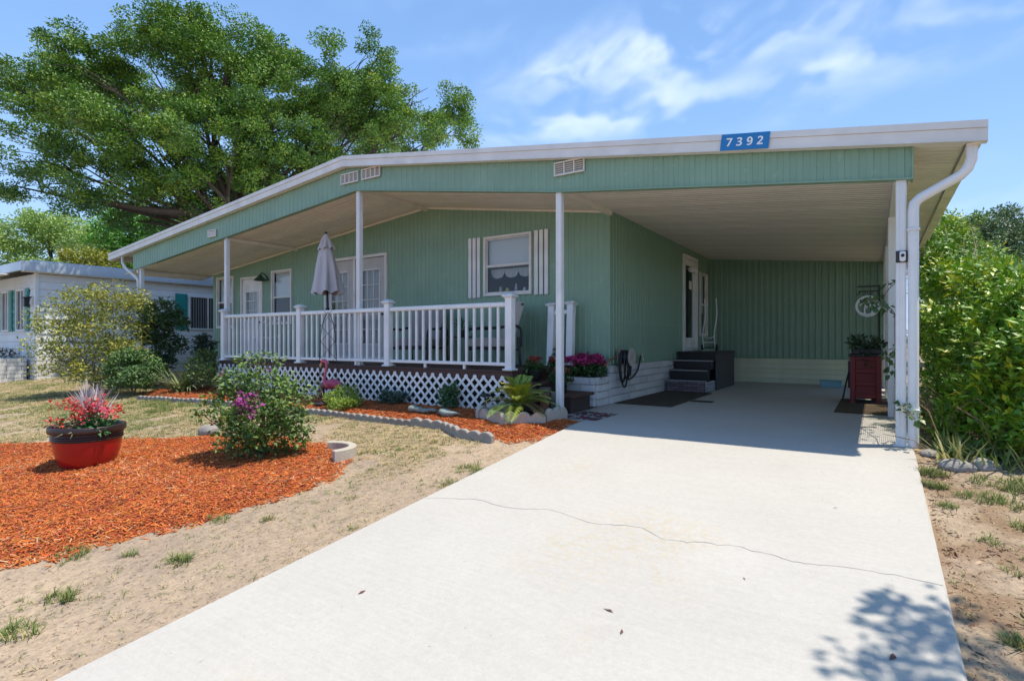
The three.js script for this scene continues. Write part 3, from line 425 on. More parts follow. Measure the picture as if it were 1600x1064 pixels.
function railPost(parent, x, z, y0, h, lean) { const p = part(parent, 'post', mg([b6(x - .052, x + .052, y0, y0 + h, z - .052, z + .052, .006)]), vinyl); part(p, 'cap', mg([lathe([[.085, 0], [.09, .008], [.074, .02], [.05, .04], [.0, .048]], 4).rotateY(Math.PI / 4).scale(1.25, 1, 1.25).translate(x, y0 + h, z), b6(x - .085, x + .085, y0 + h - .014, y0 + h + .002, z - .085, z + .085, .006), b6(x - .066, x + .066, y0 + h - .03, y0 + h - .014, z - .066, z + .066, .006)]), vinyl); part(p, 'base_trim', mg([b6(x - .08, x + .08, y0, y0 + .028, z - .08, z + .08, .012)]), vinyl); return p; }
{
  const zr = -6.02, xs = [-10.87, -8.43, -6.25, -3.99 - .01], r = thing('porch_railing', 'white vinyl railing with square balusters along the porch front', 'railing', [-7.45, .553, zr]), o = 7.45;
  xs.forEach(x => railPost(r, x + o, 0, 0, .985));
  const bal = uvBox(chamfer(.036, .735, .036, .004));
  for (let i = 0; i < 3; i++) { const a = xs[i] + .053, b = xs[i + 1] - .053; part(r, 'top_rail', mg([b6(a + o, b + o, .84, .905, -.035, .035, .012)]), vinyl); part(r, 'bottom_rail', mg([b6(a + o, b + o, .06, .105, -.028, .028, .006)]), vinyl); const n = Math.round((b - a) / .138) - 1; for (let j = 1; j <= n; j++) part(r, 'baluster', bal, vinyl, [a + (b - a) * j / (n + 1) + o, .4725, 0]); for (const t of [.33, .67]) part(r, 'support_foot', mg([b6(lerp(a, b, t) + o - .018, lerp(a, b, t) + o + .018, 0, .0595, -.018, .018)]), vinyl); }
}
{
  const r = thing('railing_section', 'short white railing section leaning against the green wall behind the carport post', 'railing', [-3.98, .56, -7.35]); r.rotation.set(-.16, 0, .055);
  railPost(r, -.16, 0, 0, .96); railPost(r, .17, 0, 0, .96); part(r, 'top_rail', mg([b6(-.107, .117, .80, .86, -.03, .03)]), vinyl); part(r, 'bottom_rail', mg([b6(-.107, .117, .08, .125, -.026, .026)]), vinyl); for (const x of [-.03, .04]) part(r, 'baluster', mg([b6(x - .017, x + .017, .126, .8, -.017, .017)]), vinyl);
}

// ---------- carport contents ----------
{ // door steps and landing
  const s = thing('entry_steps', 'black step treads with grey edges rising to the white storm door', 'steps', [-2.93, 0, -11.2]), o = [2.93, 0, 11.2], tr = M(.40, .40, .41, { map: T.weather, roughness: .8 });
  courses(s, -3.26, -2.56, -10.2, -10.2, .01, .195, .046, .16, 31, o, [0, 1].map(i => M(.17 + .05 * i, .14 + .04 * i, .165 + .04 * i, { roughness: .85 })), .03);
  courses(s, -2.545, -2.545, -10.2, -10.86, .01, .195, .046, .16, 32, o, [0, 1].map(i => M(.30 + .06 * i, .31 + .06 * i, .35 + .06 * i, { roughness: .85 })), .03);
  part(s, 'step_core', mg([b6(-3.27, -2.57, 0, .195, -10.86, -10.22)]), charcoal, o);
  for (const [y0, y1, z, x1] of [[.2, .375, -10.46, -2.6], [.4, .55, -10.72, -2.56], [.575, .70, -10.98, -2.54]]) part(s, 'riser', mg([b6(-3.27, x1, y0 + .001, y1, z - .28, z)]), black, o);
  for (const [y, z, x1] of [[.196, -10.18, -2.53], [.376, -10.44, -2.58], [.551, -10.70, -2.54]]) { part(s, 'tread', mg([b6(-3.28, x1, y, y + .022, z - .27, z - .03)]), black, o); part(s, 'tread_edge', mg([b6(-3.28, x1 + .004, y, y + .024, z - .029, z + .005)]), tr, o); }
  part(s, 'landing', mg([b6(-3.28, -2.5, .701, .73, -12.5, -10.94)]), black, o); part(s, 'side_panel', mg([b6(-2.535, -2.515, 0, .70, -12.5, -10.88)]), charcoal, o); part(s, 'landing_core', mg([b6(-3.26, -2.54, 0, .699, -12.48, -11.27)]), black, o);
}
{
  const c = thing('hand_truck', 'white metal folding cart standing on the landing by the door', 'cart', [-2.98, .73, -12.2]);
  for (const x of [-.1, .14]) part(c, 'rail', mg([wire([V(x, .06, 0), V(x - .02, .35, .01), V(x + .03, .75, .0), V(x + .01, 1.12, -.02)], .014, 16)]), vinyl);
  part(c, 'axle', mg([wire([V(-.14, .07, .0), V(.18, .07, 0)], .01, 3)]), blackMetal); for (const x of [-.13, .17]) part(c, 'wheel', mg([cyl(.07, .07, .025, 0, 0, 0, 18).rotateZ(Math.PI / 2).translate(x, .07, 0)]), black); part(c, 'crossbar', mg([wire([V(-.09, .3, .02), V(.05, .27, .05), V(.14, .32, .02)], .012, 6)]), vinyl); part(c, 'toe_plate', mg([b6(-.1, .14, .004, .014, 0.02, .18)]), vinyl); part(c, 'crossbar', mg([wire([V(-.1, .18, .01), V(.14, .18, .01)], .012, 4)]), vinyl);
}
solo('outdoor_carpet', 'dark brown carpet runner on the slab before the entry steps', 'carpet', mg([b6(-.43, .43, 0, .01, -1.2, 1.2, .003)]), M(.5, .5, .5, { map: T.carpet, bumpMap: rep(T.fine, 8), bumpScale: .004, roughness: 1 }), [-2.85, .001, -8.98]);
solo('carpet_scrap', 'narrow dark carpet strip lying beside the carpet runner', 'carpet', mg([b6(-.16, .16, 0, .008, -.1, .1, .003)]), M(.42, .42, .42, { map: T.carpet, roughness: 1 }), [-2.23, .001, -8.75]);
solo('patterned_mat', 'red and grey patterned mat on the slab beside the carport post', 'mat', mg([b6(-.235, .235, 0, .008, -.34, .34, .003)]), M(.7, .7, .7, { map: T.rug, roughness: 1 }), [-2.99, .001, -6.32]);
solo('brown_rug', 'brown woven rug under the red cabinet', 'rug', mg([b6(-.31, .31, 0, .01, -1.0, 1.0, .003)]), M(.62, .5, .38, { map: T.carpet, roughness: 1 }), [-.14, .001, -9.4]);
{ // hose reel on the side wall
  const h = thing('hose_reel', 'wall hose reel with coiled black hose on the white block skirting', 'hose reel', [XW + .03, .70, -7.93]);
  const rim = lathe([[.02, .0], [.11, -.012], [.14, .004], [.142, .012], [.11, .0], [.02, .012]], 28).rotateZ(-Math.PI / 2).translate(.22, 0, 0); part(h, 'reel_flange', mg([rim]), M(.42, .38, .34, { roughness: .5 })); part(h, 'reel_flange', mg([rim.clone().translate(-.17, 0, 0)]), M(.42, .38, .34, { roughness: .5 })); part(h, 'hub', mg([cyl(.05, .05, .22, 0, 0, 0, 14).rotateZ(Math.PI / 2).translate(.12, 0, 0)]), M(.3, .28, .25));
  const pts = []; for (let i = 0; i <= 260; i++) { const a = i / 260 * Math.PI * 2 * 9; pts.push(V(.07 + .13 * Math.abs((i / 260 * 3) % 2 - 1), Math.cos(a) * (.075 + .022 * (i / 260)) , Math.sin(a) * (.075 + .022 * (i / 260)))); } part(h, 'coiled_hose', mg([tube(pts, .013, 6)]), black);
  for (const [d, w, x] of [[.34, .10, .15], [.45, .14, .11], [.28, .07, .19], [.38, .12, .08]]) part(h, 'hose_loop', mg([wire([V(x, .05, -w * .8), V(x, -d * .5, -w), V(x, -d, -w * .3), V(x, -d + .01, w * .3), V(x, -d * .5, w), V(x, .05, w * .8)], .014, 26, 7)]), black);
  part(h, 'feed_hose', mg([wire([V(.1, -.3, -.05), V(.06, -.36, -.35), V(.05, -.25, -.7), V(.04, -.08, -.86), V(.05, .02, -.88)], .014, 20, 7)]), black);
  part(h, 'copper_pipe', mg([wire([V(.02, .02, .05), V(.05, -.02, .3), V(.05, -.06, .48), V(.05, -.14, .52)], .013, 12, 7)]), M(.40, .20, .11, { roughness: .4, metalness: .6 }));
}
{ const f = thing('hose_tap', 'small brass garden tap on the white block skirting', 'tap', [XW + .03, .66, -8.82]); part(f, 'spout', mg([wire([V(0, 0, 0), V(.06, 0, 0), V(.085, -.02, 0), V(.09, -.06, 0)], .014, 8)]), M(.5, .47, .42, { metalness: .6, roughness: .35 })); part(f, 'handle', mg([cyl(.03, .03, .01, .05, .045, 0, 10), cyl(.007, .007, .04, .05, .02, 0, 6)]), M(.55, .55, .52, { roughness: .4 })); }
{ // red cabinet with plants
  const c = thing('red_cabinet', 'weathered dark red wooden chest with three front panels', 'cabinet', [-.11, .011, -10.1]), red = M(.27, .03, .03, { map: rep(T.wood, 2), roughness: .6 }), red2 = M(.23, .025, .025, { map: rep(T.wood, 2.4), roughness: .6 });
  part(c, 'carcass', mg([b6(-.2, .2, .07, .70, -.36, .32)]), red2); for (const x of [-.165, .165]) { part(c, 'stile', mg([b6(x - .035, x + .035, .05, .70, .3205, .345, .005)]), red); for (const z of [.3, -.33]) part(c, 'leg', mg([b6(x - .035, x + .035, 0, .069, z - .035, z + .03)]), red); }
  for (const y of [.11, .30, .49, .68]) part(c, 'rail', mg([b6(-.129, .129, y - .035, y + .02, .3205, .342, .004)]), red); for (const y of [.185, .375, .565]) part(c, 'panel', mg([b6(-.128, .128, y - .073, y + .073, .3205, .328, .004)]), red2);
  part(c, 'lid', mg([b6(-.225, .225, .7005, .73, -.39, .37, .006)]), charcoal); part(c, 'side_bracket', mg([b6(-.235, -.202, .2, .62, -.1, .05)]), black); part(c, 'side_bracket', mg([wire([V(-.22, .45, .2), V(-.26, .25, .24), V(-.3, .02, .26)], .014, 8)]), black);
}
{ const t = thing('planter_tray', 'black tray of trailing green houseplants on the red cabinet', 'planter', [-.1, .742, -10.05]); part(t, 'tray', mg([b6(-.19, .19, 0, .09, -.2, .3, .01)]), black); R = rngOf(5); const tw = []; for (let i = 0; i < 44; i++) tw.push([V(rr(-.2, .2), rr(.08, .22), rr(-.2, .34)), .07, 9]); for (let i = 0; i < 5; i++) tw.push([V(rr(-.02, .06), .02 - i * .05, .35), .02, 3]); part(t, 'foliage', foliage(tw, { len: .085, wid: .035, pal: [[.03, .07, .03], [.05, .11, .04], [.08, .14, .06]], seed: 12, quad: true }), glossLeaf); part(t, 'back_box', mg([b6(-.14, .17, 0, .22, -.45, -.26)]), M(.6, .6, .58)); }
{ const s = thing('hanging_stand', 'black metal hook stand behind the red cabinet', 'stand', [.065, .011, -10.53]); part(s, 'pole', mg([cyl(.014, .014, 1.80, 0, .92, 0, 10)]), blackMetal); part(s, 'arm', mg([b6(-.3, .015, 1.795, 1.82, -.012, .012)]), blackMetal); part(s, 'arm', mg([b6(-.28, .015, 1.72, 1.74, -.012, .012)]), blackMetal); for (const x of [-.27, -.19, -.1]) part(s, 'hook', mg([wire([V(x, 1.73, 0), V(x, 1.68, .02), V(x - .02, 1.675, .03), V(x - .03, 1.70, .03)], .006, 8, 5)]), blackMetal); part(s, 'foot', mg([cyl(.12, .11, .02, 0, .01, 0, 18)]), blackMetal); }
{ // white ring with palm tree cut-out
  const s = thing('palm_plaque', 'round white palm tree ornament hanging from the black stand', 'ornament', [-.09, 1.5, -10.53]); part(s, 'ring', mg([new THREE.TorusGeometry(.155, .02, 8, 40)]), vinyl); const L = [wire([V(-.03, -.14, 0), V(-.045, -.05, 0), V(-.02, .06, 0)], .012, 8), wire([V(.05, -.13, 0), V(.06, -.06, 0), V(.04, .0, 0)], .01, 8)];
  for (const [cx, cy, k2] of [[-.02, .06, 1], [.04, 0, .7]]) for (let i = 0; i < 7; i++) { const a = -.4 + i * .66; L.push(wire([V(cx, cy, 0), V(cx + Math.cos(a) * .05 * k2, cy + Math.sin(a) * .04 * k2 + .015, 0), V(cx + Math.cos(a) * .1 * k2, cy + Math.sin(a) * .08 * k2 - .02, 0)], .009, 6, 5)); } L.push(tube([V(-.11, -.1, 0), V(0, -.135, 0), V(.11, -.1, 0)], .014, 6)); part(s, 'palm_relief', mg(L), vinyl); part(s, 'cord', mg([wire([V(0, .17, 0), V(-.005, .24, 0)], .003, 3, 4)]), black);
}
{ const t = thing('blue_tub', 'small pale blue plastic tub on the slab by the cream skirting', 'tub', [-.74, 0, -12.9]); const bl = M(.15, .33, .40, { roughness: .4 }); part(t, 'body', mg([b6(-.18, .18, .0, .015, -.13, .13), b6(-.19, -.175, .015, .13, -.13, .13), b6(.175, .19, .015, .13, -.13, .13), b6(-.174, .174, .015, .13, .118, .13), b6(-.174, .174, .015, .13, -.13, -.118)]), bl); part(t, 'rim', mg([b6(-.2, .2, .131, .142, -.145, .145)]), M(.17, .38, .46, { roughness: .4 })); }
{ // wire mesh between the carport posts
  const f = thing('wire_fence', 'galvanised wire mesh panel between the white carport posts', 'fence', [XR, 0, -7.2]), L = [], g = M(.40, .40, .38, { metalness: .5, roughness: .5 }); for (let y = .03; y < 1.25; y += .05) L.push(bar(V(0, y, .98), V(0, y, -2.4), .003)); for (let z = -2.4; z < 1; z += .05) L.push(bar(V(.003, .02, z), V(.003, 1.24, z), .003)); part(f, 'mesh', mg(L), g); part(f, 'top_cable', mg([wire([V(0, 1.25, .98), V(0, 1.24, -.5), V(0, 1.25, -2.4)], .008, 8)]), g);
}
{ // vine
  const v = thing('climbing_vine', 'thin leafy vine twining around the white carport posts', 'vine', [.31, 0, -6.35]), pal = [[.05, .13, .03], [.08, .17, .04], [.11, .2, .05]]; const st = [[V(0, 0, 0), V(-.03, .4, -.1), V(-.08, .55, .25), V(-.02, .9, -.3), V(-.12, 1.2, -.6), V(-.22, 1.45, -1.1), V(-.1, 1.62, -1.2)], [V(0, 0, 0), V(0, .3, .05), V(-.1, .36, .4), V(-.02, .28, .47)], [V(-.12, 1.2, -.6), V(-.3, 1.38, -.9), V(-.42, 1.40, -1.0)], [V(-.02, .9, -.3), V(-.16, .8, -.9), V(-.18, .6, -.95)]];
  part(v, 'stem', mg(st.map(p => wire(p, .005, 24, 5))), twigM); const tw = []; R = rngOf(77); for (const p of st) for (const q of spline(p, 14).slice(3)) tw.push([q.clone().add(V(rr(-.03, .03), rr(-.03, .03), rr(-.03, .03))), .045, 3]); part(v, 'foliage', foliage(tw, { len: .075, wid: .05, pal, seed: 8, quad: true, droop: .6 }), glossLeaf);
}

// ---------- porch furniture ----------
{ // closed umbrella
  const u = thing('patio_umbrella', 'closed grey cantilevered fabric umbrella standing on the porch', 'umbrella', [-8.42, .553, -6.62]); tag(u, 'closed light grey fabric patio umbrella standing on the porch deck', 'umbrella'); u.rotation.z = .035;
  const fab = M(.55, .52, .535, { roughness: .9, bumpMap: rep(T.fine, 6), bumpScale: .002 });
  const folded = (y0, y1, r0, r1, n, amp, hem) => { const P = [], nu = 96, nv = 18, idx = []; for (let j = 0; j <= nv; j++) for (let i = 0; i <= nu; i++) { const t = j / nv, a = i / nu * Math.PI * 2, w = Math.cos(a * n + Math.sin(t * 3) * .5), r = lerp(r0, r1, Math.pow(t, .8)) * (1 + amp * t * w + .06 * Math.sin(a * 3 + t * 5)); P.push(Math.cos(a) * r, lerp(y0, y1, t) + hem * t * t * (w * .5 + .3 * Math.sin(a * 2 + 1)), Math.sin(a) * r); } for (let j = 0; j < nv; j++) for (let i = 0; i < nu; i++) { const q = j * (nu + 1) + i; idx.push(q, q + 1, q + nu + 1, q + 1, q + nu + 2, q + nu + 1); } const g = new THREE.BufferGeometry(); g.setAttribute('position', new THREE.Float32BufferAttribute(P, 3)); g.setAttribute('uv', new THREE.Float32BufferAttribute(P.filter((_, i) => i % 3 < 2), 2)); g.setIndex(idx); g.computeVertexNormals(); return g; };
  part(u, 'canopy', folded(2.2, 1.26, .085, .255, 8, .2, .05), fab); part(u, 'vent_cap', folded(2.37, 2.08, .03, .15, 8, .12, .03), fab); part(u, 'pole', mg([cyl(.021, .021, 2.38, 0, 1.19, 0, 12)]), blackMetal); part(u, 'finial', mg([new THREE.SphereGeometry(.028, 12, 8).translate(0, 2.39, 0)]), black); part(u, 'base', mg([lathe([[.0, .07], [.05, .068], [.06, .05], [.22, .03], [.24, 0]], 24)]), black); part(u, 'crank', mg([bx(.05, .09, .06, .02, .95, .02), wire([V(.03, .95, .05), V(.09, .93, .08), V(.09, .86, .09)], .008, 6, 5)]), black);
}
function patioChair(label, pos, turn, cush) {
  const c = thing('patio_chair', label, 'chair', pos, turn), cm = M(...cush, { roughness: .95, bumpMap: rep(T.fine, 6), bumpScale: .002 });
  const seat = new THREE.BoxGeometry(.6, .14, .6, 8, 3, 8), puff = (g, k2) => { const p = g.attributes.position; g.computeBoundingBox(); const b = g.boundingBox.max.clone(); for (let i = 0; i < p.count; i++) { const x = p.getX(i) / b.x, z = p.getZ(i) / b.z; p.setY(i, p.getY(i) * (1 + k2 * (1 - x * x) * (1 - z * z)) * (.72 + .28 * (1 - x ** 6) * (1 - z ** 6))); } g.computeVertexNormals(); return g; };
  part(c, 'seat_cushion', mg([puff(seat, .25).translate(0, .36, .03)]), cm); part(c, 'back_cushion', mg([puff(new THREE.BoxGeometry(.6, .14, .62, 8, 3, 8), .3).rotateX(Math.PI / 2 - .3).translate(0, .69, -.32)]), cm);
  for (const s of [-1, 1]) { part(c, 'arm', mg([wire([V(s * .35, .30, -.38), V(s * .35, .6, -.36), V(s * .35, .585, 0), V(s * .35, .57, .3), V(s * .35, .45, .36)], .02, 18, 8)]), blackMetal); for (const z of [-.34, .33]) part(c, 'leg', mg([bar(V(s * .35, 0, z * 1.12), V(s * .35, .45, z), .035)]), blackMetal); part(c, 'side_rail', mg([bar(V(s * .33, .26, -.36), V(s * .33, .28, .34), .035)]), blackMetal); }
  part(c, 'front_rail', mg([bar(V(-.33, .27, .335), V(.33, .27, .335), .05)]), blackMetal); part(c, 'back_rail', mg([bar(V(-.34, .95, -.42), V(.34, .95, -.42), .03)]), blackMetal);
}
patioChair('black framed patio chair with grey cushions, nearer the French doors', [-6.55, .553, -7.02], .25, [.27, .26, .26]);
patioChair('black framed patio chair with beige cushions under the shuttered window', [-5.0, .553, -7.0], -.75, [.42, .39, .36]);
{ const t = thing('side_table', 'low dark side table between the two patio chairs', 'table', [-5.72, .553, -7.15]); part(t, 'top', mg([cyl(.24, .24, .02, 0, .45, 0, 26)]), charcoal); for (let i = 0; i < 3; i++) { const a = i * 2.1 + .3; part(t, 'leg', mg([bar(V(Math.cos(a) * .22, 0, Math.sin(a) * .22), V(Math.cos(a) * .15, .44, Math.sin(a) * .15), .02)]), blackMetal); } }
{ const p = thing('potted_plant', 'spiky green potted plant on the side table between chairs', 'plant', [-5.72, 1.013, -7.15]); part(p, 'pot', lathe([[.001, 0], [.06, 0], [.08, .11], [.07, .11], [.05, .1], [.001, .1]], 18), charcoal); R = rngOf(3); const tw = []; for (let i = 0; i < 26; i++) tw.push([V(rr(-.03, .03), .12, rr(-.03, .03)), .03, 1]); part(p, 'foliage', foliage(tw, { len: .24, wid: .022, pal: [[.03, .12, .05], [.05, .16, .07]], seed: 5, up: 1.1, quad: true }), glossLeaf); }
{ const c = thing('bistro_chair', 'white metal bistro chair on the porch by the white front door', 'chair', [-11.3, .553, -7.2], .5); for (const [x, z] of [[-.18, .18], [.18, .18], [-.18, -.18], [.18, -.18]]) part(c, 'leg', mg([wire([V(x * 1.15, 0, z * 1.15), V(x, .25, z), V(x * .9, .45, z * .9)], .011, 6, 6)]), vinyl); part(c, 'seat', mg([cyl(.2, .2, .02, 0, .46, 0, 24)]), vinyl); part(c, 'backrest', mg([wire([V(-.18, .46, -.18), V(-.19, .8, -.24), V(0, .95, -.26), V(.19, .8, -.24), V(.18, .46, -.18)], .011, 26, 6), wire([V(-.08, .47, -.19), V(-.1, .7, -.23), V(0, .85, -.25), V(.1, .7, -.23), V(.08, .47, -.19)], .008, 20, 5)]), vinyl); }

// ---------- beside the steps ----------
{
  const p = thing('brick_planter', 'white painted brick planter box at the corner of the green wall', 'planter', [-3.75, 0, -7.42]), o = [3.75, 0, 7.42];
  courses(p, -4.15, -3.33, -7.2, -7.2, 0, .42, .105, .3, 51, o, brickWhite, .06); courses(p, -3.33, -3.33, -7.235, -7.65, 0, .42, .105, .21, 52, o, brickWhite, .06); courses(p, -4.15, -4.15, -7.235, -7.65, 0, .42, .105, .21, 53, o, brickWhite, .06);
  part(p, 'mortar_core', mg([b6(-4.155, -3.345, .0, .405, -7.64, -7.215)]), mortar, o); part(p, 'soil', mg([b6(-4.11, -3.37, .406, .43, -7.62, -7.25)]), M(.05, .035, .025, { roughness: 1 }), o);
}
function flowers(parent, centre, rad, n, pal, leafPal, seed, fl = .05, up = .5) {
  R = rngOf(seed); const tw = [], pt = []; for (let i = 0; i < n; i++) { const a = rr(0, 6.28), d = Math.sqrt(R()), p = V(centre.x + Math.cos(a) * d * rad.x, centre.y + rr(0, .4) * rad.y, centre.z + Math.sin(a) * d * rad.z); tw.push([p, .05, 12]); const top = V(p.x, centre.y + rad.y * (.55 + .45 * Math.sqrt(1 - d * d * .9)) * rr(.75, 1.05), p.z); pt.push([top, fl * .5, 9]); }
  part(parent, 'foliage', foliage(tw, { len: .07, wid: .03, pal: leafPal, seed: seed + 1, quad: true, up }), glossLeaf); part(parent, 'blossom', foliage(pt, { len: fl, wid: fl * .62, pal, seed: seed + 2, quad: true, up: .7 }), petalM);
}
const greens = [[.04, .12, .03], [.06, .16, .04], [.09, .2, .05]];
{ const f = thing('petunia_mound', 'mound of magenta petunias in the white brick planter', 'flowers', [-3.62, .43, -7.4]); flowers(f, V(0, .02, 0), V(.32, .26, .2), 60, [[.30, .008, .09], [.42, .012, .13], [.5, .03, .2]], greens, 61, .075); }
{ const f = thing('leafy_plant', 'tall broad-leaved plant beside the magenta petunias', 'plant', [-4.0, .43, -7.4]); R = rngOf(9); const tw = []; for (let i = 0; i < 12; i++) tw.push([V(rr(-.12, .12), rr(.05, .36), rr(-.1, .1)), .07, 5]); part(f, 'foliage', foliage(tw, { len: .12, wid: .075, pal: [[.03, .09, .03], [.05, .13, .04], [.2, .28, .2]], seed: 6, quad: true }), glossLeaf); part(f, 'stem', mg([wire([V(0, 0, 0), V(.02, .2, 0), V(-.02, .36, .02)], .01, 8, 5)]), twigM); }
{ const s = thing('wooden_steps', 'dark brown wooden steps between porch deck and patterned mat', 'steps', [-3.6, 0, -6.6]), o = [3.6, 0, 6.6]; part(s, 'tread', mg([b6(-3.72, -3.22, .205, .245, -6.95, -6.33, .006)]), brownWood, o); part(s, 'riser', mg([b6(-3.66, -3.28, .0, .204, -6.93, -6.36, .004)]), darkWood, o); part(s, 'tread', mg([b6(-3.94, -3.62, .36, .40, -7.12, -6.2, .006)]), brownWood, o); part(s, 'riser', mg([b6(-3.93, -3.73, 0, .359, -7.1, -6.22, .004)]), darkWood, o); }
function flowerPot(label, pos, r, h, seed, pal) { const f = thing('flower_pot', label, 'flower pot', pos); part(f, 'pot', lathe([[.001, 0], [r * .7, 0], [r, h], [r * 1.08, h], [r * 1.08, h * .86], [r * .95, h * .86], [r * .9, h * .9], [.001, h * .9]], 20), black); flowers(f, V(0, h, 0), V(r * 1.3, .16, r * 1.3), 22, pal, greens, seed, .04); }
flowerPot('black pot of small red flowers beside the end post of the railing', [-3.84, .4, -6.4], .085, .15, 71, [[.30, .03, .02], [.4, .06, .03], [.2, .02, .02]]);
flowerPot('black pot of dark red flowers on the upper wooden step', [-3.72, .4, -6.75], .08, .14, 74, [[.22, .02, .02], [.33, .05, .03]]);
flowerPot('black pot of orange-brown flowers behind the white carport post', [-3.50, .245, -6.5], .09, .17, 77, [[.35, .14, .04], [.28, .08, .03], [.3, .02, .02]]);
{ const l = thing('driftwood_stump', 'grey weathered wooden stump between palm bed and carport post', 'stump', [-3.52, -.03, -6.12]); part(l, 'trunk', mg([tube([V(0, 0, 0), V(.01, .2, 0), V(0, .38, .01)], [.085, .075, .08], 12)]), M(.20, .17, .145, { map: T.bark, bumpMap: T.bark, bumpScale: .015, roughness: 1 })); part(l, 'side_post', mg([b6(.09, .16, 0, .33, -.04, .03, .01)]), M(.33, .30, .27, { map: T.bark, roughness: 1 })); }
{ // terracotta figurine: stacked rounded forms in one surface
  const f = thing('terracotta_figurine', 'brown terracotta garden figurine at the foot of the carport post', 'figurine', [-3.42, -.01, -5.92]); part(f, 'body', lathe([[.001, 0], [.085, 0], [.1, .04], [.085, .09], [.045, .115], [.06, .15], [.055, .2], [.03, .225], [.045, .25], [.04, .29], [.001, .31]], 20).scale(1, 1, .85), M(.23, .11, .07, { roughness: .9, map: T.weather })); part(f, 'foot', mg([new THREE.SphereGeometry(.075, 14, 10).scale(1.2, .6, .9).translate(.09, .03, .05)]), M(.25, .125, .08, { roughness: .9, map: T.weather }));
}

// ---------- beds: edging, ornaments, palm ----------
function scallop(L, h, n, t) { const s = [[-L / 2, -.06]]; const w = L / n; s.push([L / 2, -.06]); for (let i = n - 1; i >= 0; i--) for (let q = 8; q >= 0; q--) { const a = q / 8; s.push([-L / 2 + (i + a) * w, h * (.62 + .38 * Math.sin(Math.PI * clamp(a, .02, .98)) ** .8)]); } return uvBox(flat(extr(s, t - .016, .008).translate(0, 0, -t / 2 + .008))); }
{
  const path = [[-11.34, -4.67], [-9.26, -4.91], [-7.9, -4.99], [-6.58, -5.02], [-5.5, -5.0], [-4.25, -5.01], [-3.97, -4.79], [-3.24, -4.73], [-2.95, -4.94]], g = [scallop(.5, .072, 4, .055), scallop(.5, .08, 4, .055)], big = scallop(.5, .10, 3, .06), cr = new THREE.CatmullRomCurve3(path.map(([x, z]) => V(x, 0, z)), false, 'catmullrom', .2), total = cr.getLength(), n = Math.floor(total / .505);
  for (let i = 0; i < n; i++) { const a = cr.getPointAt(i * .505 / total), b = cr.getPointAt(Math.min(1, (i + .99) * .505 / total)), m = a.clone().add(b).multiplyScalar(.5), end = i > n - 4, e = solo('edging_stone', end ? 'large scalloped concrete edging block at the driveway end of the porch bed' : 'low scalloped grey edging block bordering the porch bed', 'edging', end ? big : g[i % 2], end ? stoneGrey[1] : stoneGrey[i % 2], [m.x, groundY(m.x, m.z), m.z], end ? 'large edging blocks by the driveway' : 'scalloped edging blocks along the porch bed'); e.rotation.set(0, Math.atan2(-(b.z - a.z), b.x - a.x), 0); e.rotation.z = rr(-.015, .015); }
}
{ // ring of pale blocks around the palm
  const g = scallop(.5, .16, 3, .06), L = ['pale scalloped concrete block in front of the palm', 'pale scalloped concrete block set at an angle beside the palm', 'small pale scalloped block at the post end of the palm bed', 'pale scalloped block behind the palm'];
  [[-3.86, -5.42, -.38], [-3.43, -5.46, .42], [-3.18, -5.78, 1.35], [-4.05, -5.72, 1.2]].forEach(([x, z, a], i) => { const e = solo('planter_block', L[i], 'edging', g, stonePale, [x, groundY(x, z) + .01, z], null); e.rotation.y = a; if (i === 2) e.scale.x = .7; });
}
